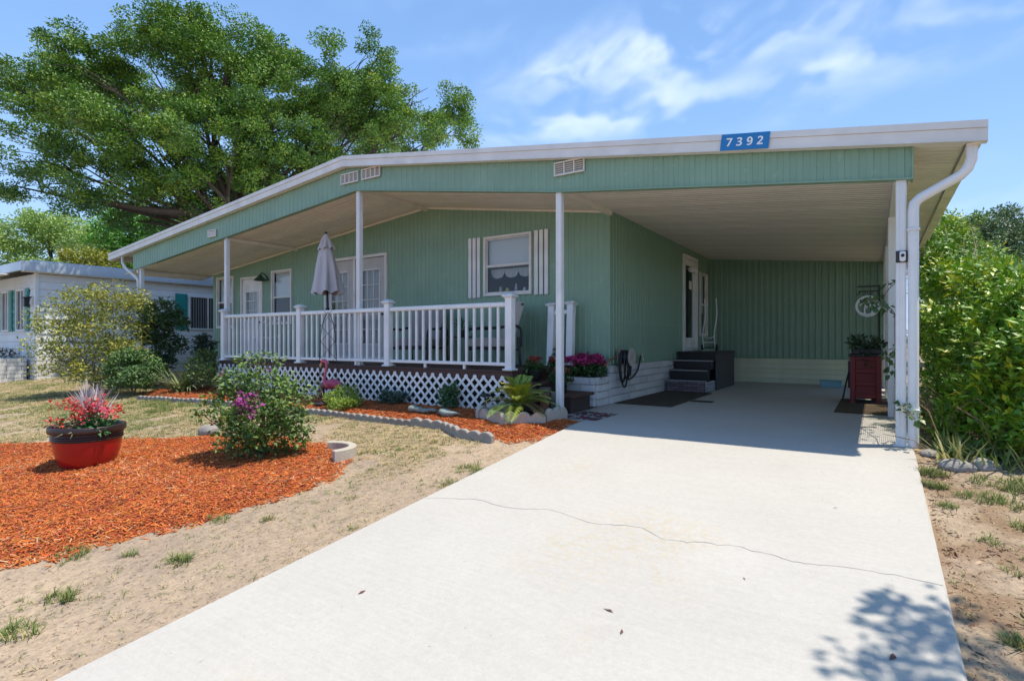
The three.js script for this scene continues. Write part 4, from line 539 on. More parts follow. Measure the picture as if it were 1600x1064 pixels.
{ // pygmy date palm, each frond a part
  const p = thing('pygmy_palm', 'small bright yellow-green date palm in the pale block ring', 'palm', [-3.64, .02, -5.68]); p.scale.setScalar(.85); part(p, 'trunk', mg([tube([V(0, -.05, 0), V(0, .08, 0), V(.01, .16, 0)], [.06, .065, .03], 10)]), barkM); R = rngOf(40);
  for (let i = 0; i < 32; i++) { const a = i * 2.4 + rr(-.2, .2), el = i < 8 ? rr(1.15, 1.45) : i < 20 ? rr(.75, 1.15) : rr(.25, .7), L = rr(.5, .68), pts = []; for (let j = 0; j <= 12; j++) { const t = j / 12, h = L * (Math.cos(el) * t + .12 * t * t), y = L * (Math.sin(el) * t - (.26 + .3 * Math.cos(el)) * t * t); pts.push(V(Math.cos(a) * h, .16 + y, Math.sin(a) * h)); }
    const geo = [tube(pts, pts.map((_, j) => .006 * (1 - j / 13)), 4)], pos = [], idx = [], col = []; const old = i > 28, base = old ? [.30, .22, .07] : [lerp(.24, .42, R()), lerp(.38, .46, R()), lerp(.03, .05, R())];
    const cr = new THREE.CatmullRomCurve3(pts); for (let q = 3; q < 34; q++) for (const s of [-1, 1]) { const t = q / 34, c = cr.getPoint(t), tan = cr.getTangent(t), side = tan.clone().cross(V(0, 1, 0)).normalize().multiplyScalar(s), ll = .19 * Math.sin(Math.PI * (.18 + .75 * t)) * rr(.85, 1.1), dir = side.multiplyScalar(.75).add(tan.clone().multiplyScalar(.75)).add(V(0, .18, 0)).normalize(), k2 = pos.length / 3, w = tan.clone().multiplyScalar(.0085), m = c.clone().addScaledVector(dir, ll * .5), e = c.clone().addScaledVector(dir, ll).add(V(0, -.03, 0)), b = rr(.85, 1.15); for (const v of [c, m.clone().add(w), m.clone().sub(w), e]) { pos.push(v.x, v.y, v.z); col.push(base[0] * b, base[1] * b, base[2] * b); } idx.push(k2, k2 + 1, k2 + 2, k2 + 1, k2 + 3, k2 + 2); }
    const lg = new THREE.BufferGeometry(); lg.setAttribute('position', new THREE.Float32BufferAttribute(pos, 3)); lg.setAttribute('color', new THREE.Float32BufferAttribute(col, 3)); lg.setIndex(idx); lg.computeVertexNormals(); const st = flat(geo[0]); const sc = new Float32Array(st.attributes.position.count * 3); for (let j = 0; j < sc.length; j += 3) { sc[j] = base[0]; sc[j + 1] = base[1] * .9; sc[j + 2] = base[2]; } st.setAttribute('color', new THREE.BufferAttribute(sc, 3)); st.deleteAttribute('uv'); part(p, 'frond', mergeGeometries([flat(lg), st]), glossLeaf); }
}
{ // flamingo
  const f = thing('flamingo_ornament', 'pink plastic flamingo on thin metal legs before the lattice', 'flamingo', [-6.98, -.02, -5.55]), pink = M(.56, .10, .16, { roughness: .45 }); const c = [V(-.26, .60, 0), V(-.235, .645, 0), V(-.19, .655, 0), V(-.145, .63, 0), V(-.135, .56, 0), V(-.165, .46, 0), V(-.185, .37, 0), V(-.15, .29, 0), V(-.06, .285, 0), V(.04, .305, 0), V(.13, .295, 0), V(.22, .25, 0)], rad = [.012, .026, .03, .022, .018, .019, .024, .05, .085, .09, .065, .008].map((r, i) => [r, i > 6 ? r * .85 : r]);
  const pts = spline(c, 44), rs = pts.map((_, i) => { const t = i / 44 * (rad.length - 1), a = Math.floor(Math.min(t, rad.length - 2)), q = t - a; return [lerp(rad[a][0], rad[a + 1][0], q), lerp(rad[a][1], rad[a + 1][1], q)]; }); part(f, 'body', mg([tube(pts, rs, 14)]), pink); part(f, 'beak', mg([wire([V(-.25, .61, 0), V(-.285, .585, 0), V(-.29, .545, 0)], [.016, .014, .012, .009, .004], 4, 8)]), M(.72, .55, .28)); part(f, 'wing', mg([new THREE.SphereGeometry(.1, 18, 12).scale(1.35, .62, .3).rotateZ(-.12).translate(.05, .31, .062)]), M(.42, .05, .12, { roughness: .5 })); for (const z of [-.02, .02]) part(f, 'leg', mg([wire([V(.0, .24, z), V(.01, .1, z), V(0, -.05, z * 1.3)], .005, 6, 5)]), blackMetal);
}
{ const s = thing('bird_statue', 'mottled grey stone bird statue below the flamingo', 'statue', [-7.0, -.03, -5.38]); const m = M(.24, .24, .26, { roughness: .9, map: rep(T.rug, 3) }); part(s, 'base', lathe([[.001, 0], [.11, 0], [.1, .04], [.04, .06], [.001, .065]], 16), m); const pts = spline([V(.06, .09, 0), V(.02, .15, 0), V(-.01, .22, 0), V(.0, .29, 0), V(-.05, .33, 0), V(-.1, .315, 0)], 20); part(s, 'body', mg([tube(pts, pts.map((_, i) => .008 + .05 * Math.sin(Math.PI * clamp(i / 20 * 1.15)) ** 1.4 * (1 - i / 34)), 10)]), m); part(s, 'wing', mg([new THREE.SphereGeometry(.06, 12, 8).scale(.7, 1.5, .35).rotateZ(.3).translate(.03, .2, .05)]), m); }
{ const m = M(.30, .38, .36, { roughness: .85, map: rep(T.rug, 0.9), bumpMap: rep(T.fine, 5), bumpScale: .01 }); m.map = rep(T.weather, 4);
  const lump = (L, prof, seed) => { const pts = [], rs = []; for (let i = 0; i <= 22; i++) { const t = i / 22; pts.push(V((t - .5) * L, .02 + .01 * Math.sin(t * 9), .03 * Math.sin(t * 5 + seed))); const w = prof(t); rs.push([w * 1.1, w * .62]); } const g = tube(pts, rs, 12), p = g.attributes.position; for (let i = 0; i < p.count; i++) p.setY(i, p.getY(i) + .012 * (fbm(p.getX(i) * 40 + seed, p.getZ(i) * 40, 3) - .3)); g.computeVertexNormals(); return mg([g]); };
  const a = solo('stone_ornament', 'long verdigris stone ornament with a raised head lying on the mulch', 'ornament', lump(.46, t => t < .04 ? .01 : t < .28 ? .055 + .03 * Math.sin((t - .04) / .24 * 3.14) : .066 * (1 - (t - .28) * .9) + .008 * Math.sin(t * 40), 1), m, [-5.0, groundY(-5, -5.45) + .065, -5.45]); const b = solo('stone_ornament', 'verdigris stone ornament with a humped back beside the palm bed', 'ornament', lump(.38, t => .012 + .075 * Math.sin(Math.PI * t ** .7) ** 1.2, 4), m, [-4.55, groundY(-4.55, -5.43) + .06, -5.43]); a.rotation.y = -.1; b.rotation.y = .05;
}
{ const s = thing('solar_light', 'black mushroom solar path light before the lattice', 'light', [-4.28, -.01, -5.85]); part(s, 'cap', lathe([[.001, .27], [.05, .262], [.085, .235], [.088, .225], [.001, .225]], 20), black); part(s, 'stem', mg([cyl(.012, .012, .22, 0, .11, 0, 8)]), black); }
{ // wire trellis
  const t = thing('wire_trellis', 'dark arched wire trellis standing before the railing', 'trellis', [-7.3, -.02, -5.72]), L = []; L.push(wire([V(-.22, 0, 0), V(-.2, .8, 0), V(-.14, 1.2, 0), V(0, 1.42, 0), V(.14, 1.2, 0), V(.2, .8, 0), V(.22, 0, 0)], .006, 40, 5)); for (let i = 0; i < 5; i++) for (const s of [-1, 1]) { const y = .15 + i * .26; L.push(wire([V(-s * .2, y, 0), V(0, y + .14, .01 * s), V(s * .2 * (i > 3 ? .6 : 1), y + .3, 0)], .004, 8, 4)); } part(t, 'wire', mg(L), M(.05, .045, .05, { roughness: .6 })); tag(t, 'dark arched wire trellis standing before the railing', 'trellis');
}
{ // curved kerb block and a stone of the round bed
  const pts = []; for (let i = 0; i <= 14; i++) { const a = lerp(2.35, -.35, i / 14); pts.push([Math.cos(a), Math.sin(a)]); } const R1 = .30, R0 = .235, s = [...pts.map(p => [p[0] * R1, p[1] * R1]), ...pts.reverse().map(p => [p[0] * R0, p[1] * R0])]; const g = uvBox(flat(extr(s, .13, .008).rotateX(-Math.PI / 2))); solo('curved_kerb', 'curved pale concrete edging block at the tip of the mulch bed', 'edging', g, stonePale, [-4.66, groundY(-4.66, -3.62) - .02, -3.62]);
  const st = (name, label, x, z, sx, sy, sz, seed, mat) => { const q = new THREE.IcosahedronGeometry(1, 3), p = q.attributes.position; for (let i = 0; i < p.count; i++) { const v = V(p.getX(i), p.getY(i), p.getZ(i)), n = .8 + .45 * fbm(v.x * 1.3 + seed, v.y * 1.3 + v.z * 1.1 + seed * 2, 4); p.setXYZ(i, v.x * n * sx, v.y * n * sy, v.z * n * sz); } q.computeVertexNormals(); solo(name, label, 'stone', uvBox(flat(q)), mat, [x, groundY(x, z) + sy * .3, z]); };
  st('bed_stone', 'rounded grey stone at the back edge of the mulch bed', -7.05, -3.72, .17, .09, .11, 3, stoneGrey[1]); st('garden_rock', 'long whitish rock at the foot of the hedge', .54, -5.5, .13, .06, .08, 7, stoneGrey[1]); st('garden_rock', 'rounded whitish rock under the hedge foliage', .70, -5.62, .12, .06, .09, 12, stoneGrey[1]); st('garden_rock', 'small whitish rock at the downspout outlet', .40, -5.86, .08, .04, .07, 17, stoneGrey[1]);
}
{ // red pot
  const b = [-6.82, groundY(-6.82, -2.34) + .03, -2.34], p = thing('red_planter', 'glazed red bowl planter with black ribbed rim on the mulch', 'planter', b), red = M(.36, .006, .010, { roughness: .22, map: rep(T.weather, 1.5) }), pr = new THREE.MeshPhysicalMaterial({ roughness: .35, clearcoat: .6, clearcoatRoughness: .15, side: THREE.DoubleSide }); pr.color.copy(red.color);
  part(p, 'bowl', lathe([[.001, 0], [.27, 0], [.29, .01], [.325, .08], [.36, .2], [.378, .345]], 56), pr); const rib = M(.028, .016, .016, { roughness: .38 }), rp = [[.378, .345]]; for (let i = 0; i < 3; i++) { const y = .35 + i * .03; rp.push([.383, y], [.394, y + .008], [.394, y + .02], [.383, y + .028]); } rp.push([.395, .445], [.42, .455], [.426, .475], [.424, .525], [.412, .538], [.39, .536], [.38, .52], [.372, .42], [.001, .42]); part(p, 'rim', lathe(rp, 56), rib);
  p.scale.setScalar(.78); part(p, 'soil', mg([cyl(.365, .365, .02, 0, .432, 0, 30)]), M(.05, .04, .032, { roughness: 1, bumpMap: rep(T.sandBump, 4), bumpScale: .03 }));
  const a = thing('pot_flowers', 'red, coral and pink flowers with white plumes in the red pot', 'flowers', [b[0], b[1] + .355, b[2]]); a.scale.setScalar(.9); R = rngOf(19); const fl = [], pk = [], lf = [], wp = [];
  for (let i = 0; i < 46; i++) { const an = rr(0, 6.28), d = Math.sqrt(R()) * .31; fl.push([V(Math.cos(an) * d - .05, rr(.08, .34) + (.3 - d) * .25, Math.sin(an) * d), .055, 12]); } for (let i = 0; i < 20; i++) { const an = rr(0, 6.28), d = Math.sqrt(R()) * .13; pk.push([V(.22 + Math.cos(an) * d, rr(.12, .3), -.05 + Math.sin(an) * d), .04, 7]); lf.push([V(.2 + Math.cos(an) * d, rr(.02, .2), -.03 + Math.sin(an) * d), .05, 14]); } for (let i = 0; i < 26; i++) lf.push([V(rr(-.25, .15), rr(.0, .12), rr(-.2, .22)), .06, 7]); for (let i = 0; i < 70; i++) wp.push([V(rr(-.12, .1), rr(.08, .2), rr(-.12, .04)), .02, 1]);
  part(a, 'blossom', foliage(fl, { len: .05, wid: .03, pal: [[.5, .02, .02], [.62, .06, .035], [.36, .008, .02]], seed: 3, quad: true }), petalM); part(a, 'blossom', foliage(pk, { len: .04, wid: .026, pal: [[.6, .06, .15], [.65, .12, .12]], seed: 4, quad: true }), petalM); part(a, 'foliage', foliage(lf, { len: .07, wid: .028, pal: [[.05, .2, .06], [.08, .3, .08]], seed: 5, quad: true }), glossLeaf); part(a, 'plume', foliage(wp, { len: .36, wid: .012, pal: [[.72, .68, .68], [.8, .77, .76], [.6, .55, .56]], seed: 6, up: 2.6 }), petalM);
  const gr = []; for (let i = 0; i < 26; i++) gr.push([V(rr(-.02, .2), .03, rr(.06, .2)), .03, 1]); part(a, 'grass_blades', foliage(gr, { len: .22, wid: .014, pal: [[.25, .3, .12], [.4, .42, .26], [.1, .16, .05]], seed: 9, up: .45, quad: true }), leafM);
}

// ---------- neighbouring house ----------
{
  const XN = -18.5, Z0 = -5.2, Z1 = -15.5, n = thing('neighbour_house', 'white lap-sided neighbouring home with teal shutters and flat metal roof', 'house', [-21.5, 0, -10]), o = [21.5, 0, 10], N = (nm, g, m) => part(n, nm, g, m, o);
  const lap = [0, 1].map(i => M(.84 + .03 * i, .87 + .03 * i, .90 + .02 * i, { map: rep(T.weather, .5), roughness: .6 })), teal = M(.015, .30, .28, { roughness: .5, map: T.weather }), metal = M(.55, .60, .66, { roughness: .35, metalness: .25, map: T.weather });
  N('wall_core', mg([b6(-25, XN - .03, -.1, 2.72, Z1, Z0 - .03)]), mortar);
  const ls = uvBox(chamfer(.022, .205, Z0 - Z1 - .01, .004)), lf = uvBox(chamfer(-XN > 0 ? 6.5 : 1, .205, .022, .004));
  for (let i = 0; i < 11; i++) { const a = part(n, 'siding_plank', ls, lap[i % 2], [XN - .012 + o[0], .62 + i * .2, (Z0 + Z1) / 2 + o[2]]); a.rotation.z = .13; const b = part(n, 'siding_plank', lf, lap[(i + 1) % 2], [XN - 3.27 + o[0], .62 + i * .2, Z0 - .012 + o[2]]); b.rotation.x = -.13; }
  N('corner_post', mg([b6(XN - .06, XN + .02, .5, 2.74, Z0 - .06, Z0 + .02)]), lap[1]);
  courses(n, XN, XN, Z0, -12.5, -.1, .5, .1, .32, 81, o, brickWhite, .05); courses(n, -22, XN, Z0, Z0, -.1, .5, .1, .32, 82, o, brickWhite, .05);
  N('roof', mg([b6(-25.3, XN + .28, 2.95, 3.0, Z1 - .3, Z0 + .35), b6(-25.3, XN + .1, 3.0, 3.06, Z1, Z0 + .1)]), metal); N('fascia', mg([b6(XN + .25, XN + .31, 2.74, 2.99, Z1 - .3, Z0 + .35)]), metal); N('fascia', mg([b6(-25.3, XN + .249, 2.76, 2.99, Z0 + .30, Z0 + .36)]), metal); N('soffit', mg([b6(XN - .02, XN + .248, 2.735, 2.755, Z1, Z0 + .299)]), lap[1]);
  for (let i = 0; i < 12; i++) N('roof_rib', mg([b6(-25.2, XN + .29, 3.001, 3.03, Z0 - .3 - i * .85, Z0 - .27 - i * .85)]), metal);
  N('awning', mg([slab(-25, -19.2, 2.72, 2.72, .03, Z0 + .37, Z0 + 1.3)]), M(.7, .68, .62)); N('awning_edge', mg([b6(-25, -19.15, 2.66, 2.80, Z0 + 1.301, Z0 + 1.34)]), teal);
  const win = (wall, u0, u1, v0, v1) => { const w = Math.abs(u1 - u0), h = v1 - v0, f = part(n, 'window', mg(frameG(w, h, .05, .06, .01)), lap[1]); if (wall === 'side') { f.position.set(XN + o[0], (v0 + v1) / 2, (u0 + u1) / 2 + o[2]); f.rotation.y = Math.PI / 2; } else f.position.set((u0 + u1) / 2 + o[0], (v0 + v1) / 2, Z0 + o[2]); part(f, 'pane', mg([b6(-w / 2 + .05, w / 2 - .05, -h / 2 + .05, h / 2 - .05, .018, .022, 0)]), M(.03, .035, .04, { roughness: .12 })); const c = Math.max(3, Math.round(w / .09)); for (let i = 0; i < c; i++) if (wall === 'side') part(f, 'blind_slat', mg([b6(-w / 2 + .07 + i * (w - .14) / c, -w / 2 + .07 + i * (w - .14) / c + .04, -h / 2 + .06, h / 2 - .06, .024, .027, 0)]), M(.20, .19, .18)); part(f, 'mullion', mg([b6(-.02, .02, -h / 2 + .05, h / 2 - .05, .03, .05)]), lap[1]); };
  win('side', -9.05, -10.3, 1.3, 2.4); win('front', -19.85, -19.2, 1.2, 2.35); win('front', -21.1, -20.5, 1.2, 2.35);
  const shut = (wall, u, w) => { const s = part(n, 'shutter', mg([b6(-w / 2, w / 2, -.58, .58, .012, .04, .006), b6(-w / 2 + .04, w / 2 - .04, -.5, -.03, .04, .05), b6(-w / 2 + .04, w / 2 - .04, .03, .5, .04, .05)]), teal); if (wall === 'side') { s.position.set(XN + o[0], 1.86, u + o[2]); s.rotation.y = Math.PI / 2; } else s.position.set(u + o[0], 1.78, Z0 + o[2]); };
  shut('side', -8.84, .36); for (const u of [-19.05, -20.0, -20.36, -21.25]) shut('front', u, .2);
  const l = N('wall_lantern', mg([bx(.1, .22, .1, -18.72, 1.95, Z0 + .14), bx(.16, .03, .16, -18.72, 2.08, Z0 + .14), bar(V(-18.72, 2.1, Z0 + .02), V(-18.72, 2.12, Z0 + .14), .02)]), black);
}
{
  const p = thing('brick_planter', 'curved white brick planter with wheel emblem before the neighbouring house', 'planter', [-19.6, -.14, -4.7]), o = [0, 0, 0]; courses(p, -1.6, .75, .2, .2, 0, .62, .1, .3, 91, o, brickWhite, .08); courses(p, .75, .75, .16, -.4, 0, .62, .1, .3, 92, o, brickWhite, .08); part(p, 'mortar_core', mg([b6(-1.6, .72, 0, .58, -.4, .17)]), mortar); part(p, 'emblem', mg([new THREE.TorusGeometry(.2, .025, 6, 24).scale(.8, 1.15, 1).translate(.1, .3, .25), wire([V(.1, .08, .25), V(.1, .52, .25)], .012, 3), wire([V(-.05, .3, .25), V(.25, .3, .25)], .012, 3)]), M(.3, .3, .3)); const tw = []; R = rngOf(15); for (let i = 0; i < 30; i++) tw.push([V(rr(-1.5, .6), rr(.62, .85), rr(-.3, .1)), .08, 10]); part(p, 'foliage', foliage(tw, { len: .1, wid: .04, pal: [[.05, .06, .03], [.12, .09, .05], [.16, .2, .06]], seed: 7 }), leafM);
}

// ---------- trees and shrubs ----------
const C5 = l => l.map(([x, y, z, a, b, c]) => [V(x, y, z), V(a, b, c ?? a)]);
function plant(name, label, category, clumps, base, o) {
  const t = thing(name, label, category, base, 0, o.group), off = V(...base), cl = C5(clumps).map(([c, r]) => [c.sub(off), r]);
  part(t, o.stemName || 'stem', mg([...(o.trunk ? [tube(o.trunk.map(p => V(...p).sub(off)), o.trunkR, 10)] : []), ...limbs(o.fork ? V(...o.fork).sub(off) : V(0, 0, 0), cl, o.limb, o.seed, o.sag ?? .06, 1, o.minR ?? .008), ...(o.extra || []).map(([p, r]) => { const q = spline(p.map(v => V(...v).sub(off)), 14); return tube(q, q.map((_, i) => lerp(r[0], r[1], i / 14)), 8); })]), o.bark || twigM);
  part(t, o.leafName || 'foliage', foliage(clumpTwigs(o.sub ? subClumps(cl, o.sub, o.subR, o.seed + 5) : cl, o.per, o.twig, o.cnt, o.seed + 1, o.shell), { len: o.len, wid: o.wid, pal: o.pal, seed: o.seed + 2, quad: o.quad, up: o.up, droop: o.droop }), o.mat || leafM); return t;
}
plant('oak_tree', 'large spreading live oak rising behind the porch roof', 'tree', [[-21.90, 8.50, -5.92, 1.38, 1.09], [-20.30, 6.20, -5.78, 1.40, 0.93], [-23.54, 6.02, -6.04, 1.05, 0.63], [-21.27, 9.78, -7.54, 1.67, 1.26], [-19.21, 6.94, -6.50, 1.30, 1.12], [-16.99, 7.26, -6.76, 1.22, 1.05], [-18.59, 5.64, -6.91, 1.30, 0.84], [-19.17, 10.83, -8.92, 1.47, 1.05], [-18.91, 11.77, -9.09, 0.94, 0.42], [-17.35, 6.38, -7.72, 1.49, 1.12], [-17.11, 9.09, -9.08, 1.78, 1.38], [-15.95, 6.75, -8.65, 1.58, 1.12], [-17.61, 5.54, -8.75, 1.38, 0.69], [-16.55, 10.20, -10.65, 1.67, 1.26], [-15.46, 7.91, -10.17, 1.68, 1.19], [-15.46, 6.33, -10.17, 1.48, 0.89], [-14.80, 9.57, -11.80, 1.57, 1.15], [-14.80, 7.90, -11.80, 1.57, 1.15], [-14.33, 10.72, -13.31, 0.77, 0.77], [-14.15, 9.17, -13.43, 1.33, 1.10], [-13.78, 8.06, -13.67, 1.55, 0.77], [-13.34, 9.37, -15.16, 1.16, 1.05], [-12.85, 8.55, -15.48, 1.05, 0.65], [-20.91, 5.34, -6.58, 0.89, 0.49], [-18.21, 6.30, -10.75, 1.55, 0.88], [-21.88, 10.30, -9.53, 2.09, 1.63], [-19.71, 10.52, -12.16, 2.20, 1.71], [-17.24, 10.21, -14.99, 2.05, 1.53], [-25.42, 10.03, -8.39, 1.95, 1.47], [-15.50, 6.85, -11.34, 1.26, 0.63], [-20.13, 4.86, -8.29, 0.94, 0.52], [-18.12, 11.14, -9.61, 1.05, 0.63], [-20.2, 6.3, -11.0, 1.5, .8], [-18.6, 7.1, -12.6, 1.6, .9], [-17.4, 7.6, -13.5, 1.5, .9], [-21.3, 5.7, -9.6, 1.3, .7], [-15.6, 8.0, -14.9, 1.5, .8], [-16.2, 6.2, -12.2, 1.3, .6]],
  [-16.5, -.05, -10.2], { trunk: [[-16.5, -.1, -10.2], [-16.5, 1.6, -10.2], [-16.7, 3.2, -10.1], [-16.9, 4.4, -9.9]], trunkR: [.55, .4, .36, .3], fork: [-16.85, 4.1, -9.95], limb: .11, minR: .022, sag: .02, bark: barkM, stemName: 'trunk', leafName: 'crown', extra: [[[[-16.8, 4.0, -9.95], [-17.4, 4.85, -9.1], [-18.05, 4.85, -7.9], [-18.7, 4.98, -6.8]], [.2, .06]], [[[-16.8, 4.1, -9.9], [-17.5, 5.0, -9.1], [-18.3, 5.7, -8.8]], [.2, .09]], [[[-16.8, 4.2, -9.9], [-16.6, 6.2, -10], [-17.2, 8.5, -9.6], [-17, 10, -9.6]], [.24, .08]]], sub: 9, subR: .44, mat: oakLeaf, per: 46, twig: .25, cnt: 78, len: .088, wid: .05, shell: .35, seed: 100, pal: [[0.0524, 0.1412, 0.0157], [0.0841, 0.2103, 0.0221], [0.1237, 0.2747, 0.0285], [0.1881, 0.3434, 0.0331], [0.3197, 0.4295, 0.0331]] });
plant('background_tree', 'pale green feathery tree beyond the neighbouring roof', 'tree', [[-46.38, 7.73, -12.54, 2.51, 1.26], [-45.87, 8.35, -14.07, 2.37, 1.20], [-43.23, 7.10, -14.62, 1.88, 1.05], [-45.77, 6.53, -11.75, 1.63, 0.81], [-46.59, 9.00, -13.60, 1.29, 0.60], [-45.5, 5.2, -13, 2.2, 1.2], [-43, 5.0, -13.5, 2, 1.2]], [-45.5, 0, -13], { trunk: [[-45.5, -.5, -13], [-45.5, 4, -13]], trunkR: [.3, .2], fork: [-45.5, 4, -13], limb: .12, stemName: 'trunk', leafName: 'crown', bark: barkM, per: 22, twig: .5, cnt: 42, len: .2, wid: .1, seed: 120, pal: [[0.21, 0.357, 0.084], [0.294, 0.462, 0.1176], [0.42, 0.546, 0.1344]] });
plant('background_tree', 'bright green leafy tree between oak limb and neighbouring roof', 'tree', [[-33.14, 7.09, -12.89, 1.52, 0.84], [-32.82, 7.47, -14.29, 1.40, 0.63], [-33.70, 6.24, -12.52, 1.18, 0.67], [-32.29, 6.41, -13.44, 1.52, 0.84], [-32.24, 6.95, -14.68, 0.87, 0.52], [-32.5, 5.2, -13.2, 1.7, 1.0]], [-32.6, 0, -13.4], { trunk: [[-32.6, -.5, -13.4], [-32.6, 4.4, -13.4]], trunkR: [.25, .15], fork: [-32.6, 4.4, -13.4], limb: .1, stemName: 'trunk', leafName: 'crown', bark: barkM, per: 34, twig: .4, cnt: 48, len: .18, wid: .1, seed: 130, pal: [[0.105, 0.273, 0.036], [0.168, 0.42, 0.054], [0.252, 0.588, 0.09]] });
plant('background_shrub', 'yellow-green shrub top above the neighbouring roof', 'shrub', [[-32.42, 5.09, -10.96, 1.10, 0.38], [-31.51, 4.94, -11.57, 0.78, 0.31], [-32, 4.2, -11.2, 1.4, .8]], [-32, 0, -11.2], { trunk: [[-32, -.4, -11.2], [-32, 3.6, -11.2]], trunkR: [.12, .08], fork: [-32, 3.6, -11.2], limb: .06, per: 60, twig: .3, cnt: 40, len: .15, wid: .08, seed: 140, pal: [[.280, .336, .028], [.392, .392, .042], [.210, .308, .042]] });
plant('background_tree', 'grey-green tree beyond the hedge beside the carport', 'tree', [[3.48, 5.09, -28.65, 1.02, 0.90], [4.64, 5.68, -30.61, 1.20, 0.80], [4.75, 4.42, -28.29, 1.22, 0.98], [3.73, 4.05, -27.61, 1.10, 0.73], [6.09, 5.28, -31.57, 1.34, 1.07], [4.2, 2.6, -28, 1.6, 1.2], [6, 3.2, -29, 1.6, 1.4], [2.6, 2.6, -26.5, 1.2, 1.2]], [4.6, 0, -29], { trunk: [[4.6, -.1, -29], [4.6, 2.6, -29]], trunkR: [.25, .15], fork: [4.6, 2.6, -29], limb: .1, stemName: 'trunk', leafName: 'crown', bark: barkM, per: 50, twig: .3, cnt: 55, len: .14, wid: .07, seed: 150, pal: [[.075, .150, .060], [.105, .195, .075], [.150, .240, .090]] });
plant('background_tree', 'yellow-green broadleaf tree rising behind the hedge near the gutter', 'tree', [[2.03, 4.31, -21.70, 0.59, 0.55], [1.62, 3.95, -21.43, 0.69, 0.69], [2.19, 3.66, -21.81, 0.69, 0.69], [2.67, 4.76, -23.32, 0.38, 0.33], [1.8, 2.8, -21.5, .9, .8], [2.6, 2.6, -22, .9, .9]], [2.1, 0, -21.8], { trunk: [[2.1, -.1, -21.8], [2.1, 2, -21.8]], trunkR: [.18, .1], fork: [2.1, 2, -21.8], limb: .07, stemName: 'trunk', leafName: 'crown', bark: barkM, per: 80, twig: .24, cnt: 40, len: .13, wid: .06, seed: 160, pal: [[.112, .238, .028], [.182, .336, .042], [.280, .392, .042]] });
const hed = [[0.78, 1.92, -10.34, 0.29, 0.48], [0.85, 1.66, -8.47, 0.31, 0.31], [0.99, 1.48, -7.36, 0.29, 0.29], [1.06, 1.30, -6.57, 0.28, 0.28], [0.62, 1.05, -8.76, 0.20, 0.49], [0.76, 1.03, -7.66, 0.28, 0.38], [0.92, 0.90, -6.82, 0.30, 0.33], [1.02, 0.80, -6.18, 0.24, 0.32], [0.63, 0.52, -8.40, 0.17, 0.35], [0.78, 0.5, -7.44, 0.24, 0.30], [0.93, 0.38, -6.71, 0.27, 0.27], [1.0, 0.30, -6.22, 0.19, 0.24], [1.2, 0.81, -6.04, 0.31, 0.46], [1.10, 3.02, -13.90, 0.45, 0.45], [0.85, 2.48, -12.51, 0.35, 0.58], [1.32, 1.31, -6.86, 0.29, 0.29]];
plant('hedge', 'tall glossy yellow-green hedge growing along the carport side', 'hedge', [...hed, ...hed.map(([x, y, z, a, b]) => [x + .7, y * .8, z - .5, a * 1.2, b * .95]), [1.0, 1.1, -9.8, .45, .8], [1.1, 1.2, -11.5, .5, 1.0], [.66, .18, -6.5, .2, .22], [.9, .16, -6.0, .22, .2], [.6, .2, -7.3, .17, .25], [1.15, .25, -5.85, .25, .25], [.6, .3, -8.0, .16, .3], [.85, .55, -6.25, .2, .2]], [1.05, -.05, -7.4], { limb: .018, minR: .004, per: 1000, twig: .13, cnt: 19, len: .09, wid: .036, shell: .5, quad: true, mat: glossLeaf, seed: 170, pal: [[0.0859, 0.2174, 0.0178], [0.1301, 0.3002, 0.0235], [0.2077, 0.4002, 0.0292], [0.3629, 0.5175, 0.0292], [0.6579, 0.6337, 0.0348]], up: .5 });
{ // dry twigs and long grass at the foot of the hedge
  R = rngOf(33); const L = []; for (let i = 0; i < 150; i++) { const x = rr(.42, 1.5), z = rr(-8.2, -5.85), a = rr(0, 6.3), h = rr(.1, .55); L.push(tube([V(x, -.05, z), V(x + Math.cos(a) * .15, h * .7, z + Math.sin(a) * .15), V(x + Math.cos(a) * .38, h, z + Math.sin(a) * .38)], [.005, .004, .002], 4, false)); } solo('dry_twigs', 'tangle of dry brown twigs under the hedge', 'twigs', mg(L), M(.25, .17, .10, { roughness: 1 })).userData.kind = 'stuff';
}
plant('garden_shrub', 'airy yellow-green shrub with bare inner twigs beside the porch end', 'shrub', [[-13.88, 1.37, -4.26, 0.52, 0.33], [-13.57, 1.76, -4.59, 0.59, 0.33], [-13.14, 1.84, -4.99, 0.60, 0.33], [-13.85, 0.85, -4.04, 0.38, 0.23], [-13.32, 0.98, -4.40, 0.58, 0.38], [-13.13, 1.11, -4.88, 0.66, 0.46], [-12.97, 1.52, -5.34, 0.34, 0.47], [-13.41, 0.45, -4.22, 0.51, 0.25], [-13.00, 0.40, -4.61, 0.51, 0.32], [-12.74, 0.65, -5.01, 0.46, 0.33]], [-13.2, -.1, -4.7], { limb: .022, minR: .005, per: 300, twig: .15, cnt: 20, len: .068, wid: .034, shell: .65, seed: 180, bark: M(.24, .2, .16, { roughness: 1 }), pal: [[0.1575, 0.2205, 0.036], [0.252, 0.2992, 0.048], [0.4095, 0.4253, 0.048], [0.5355, 0.4883, 0.06]] });
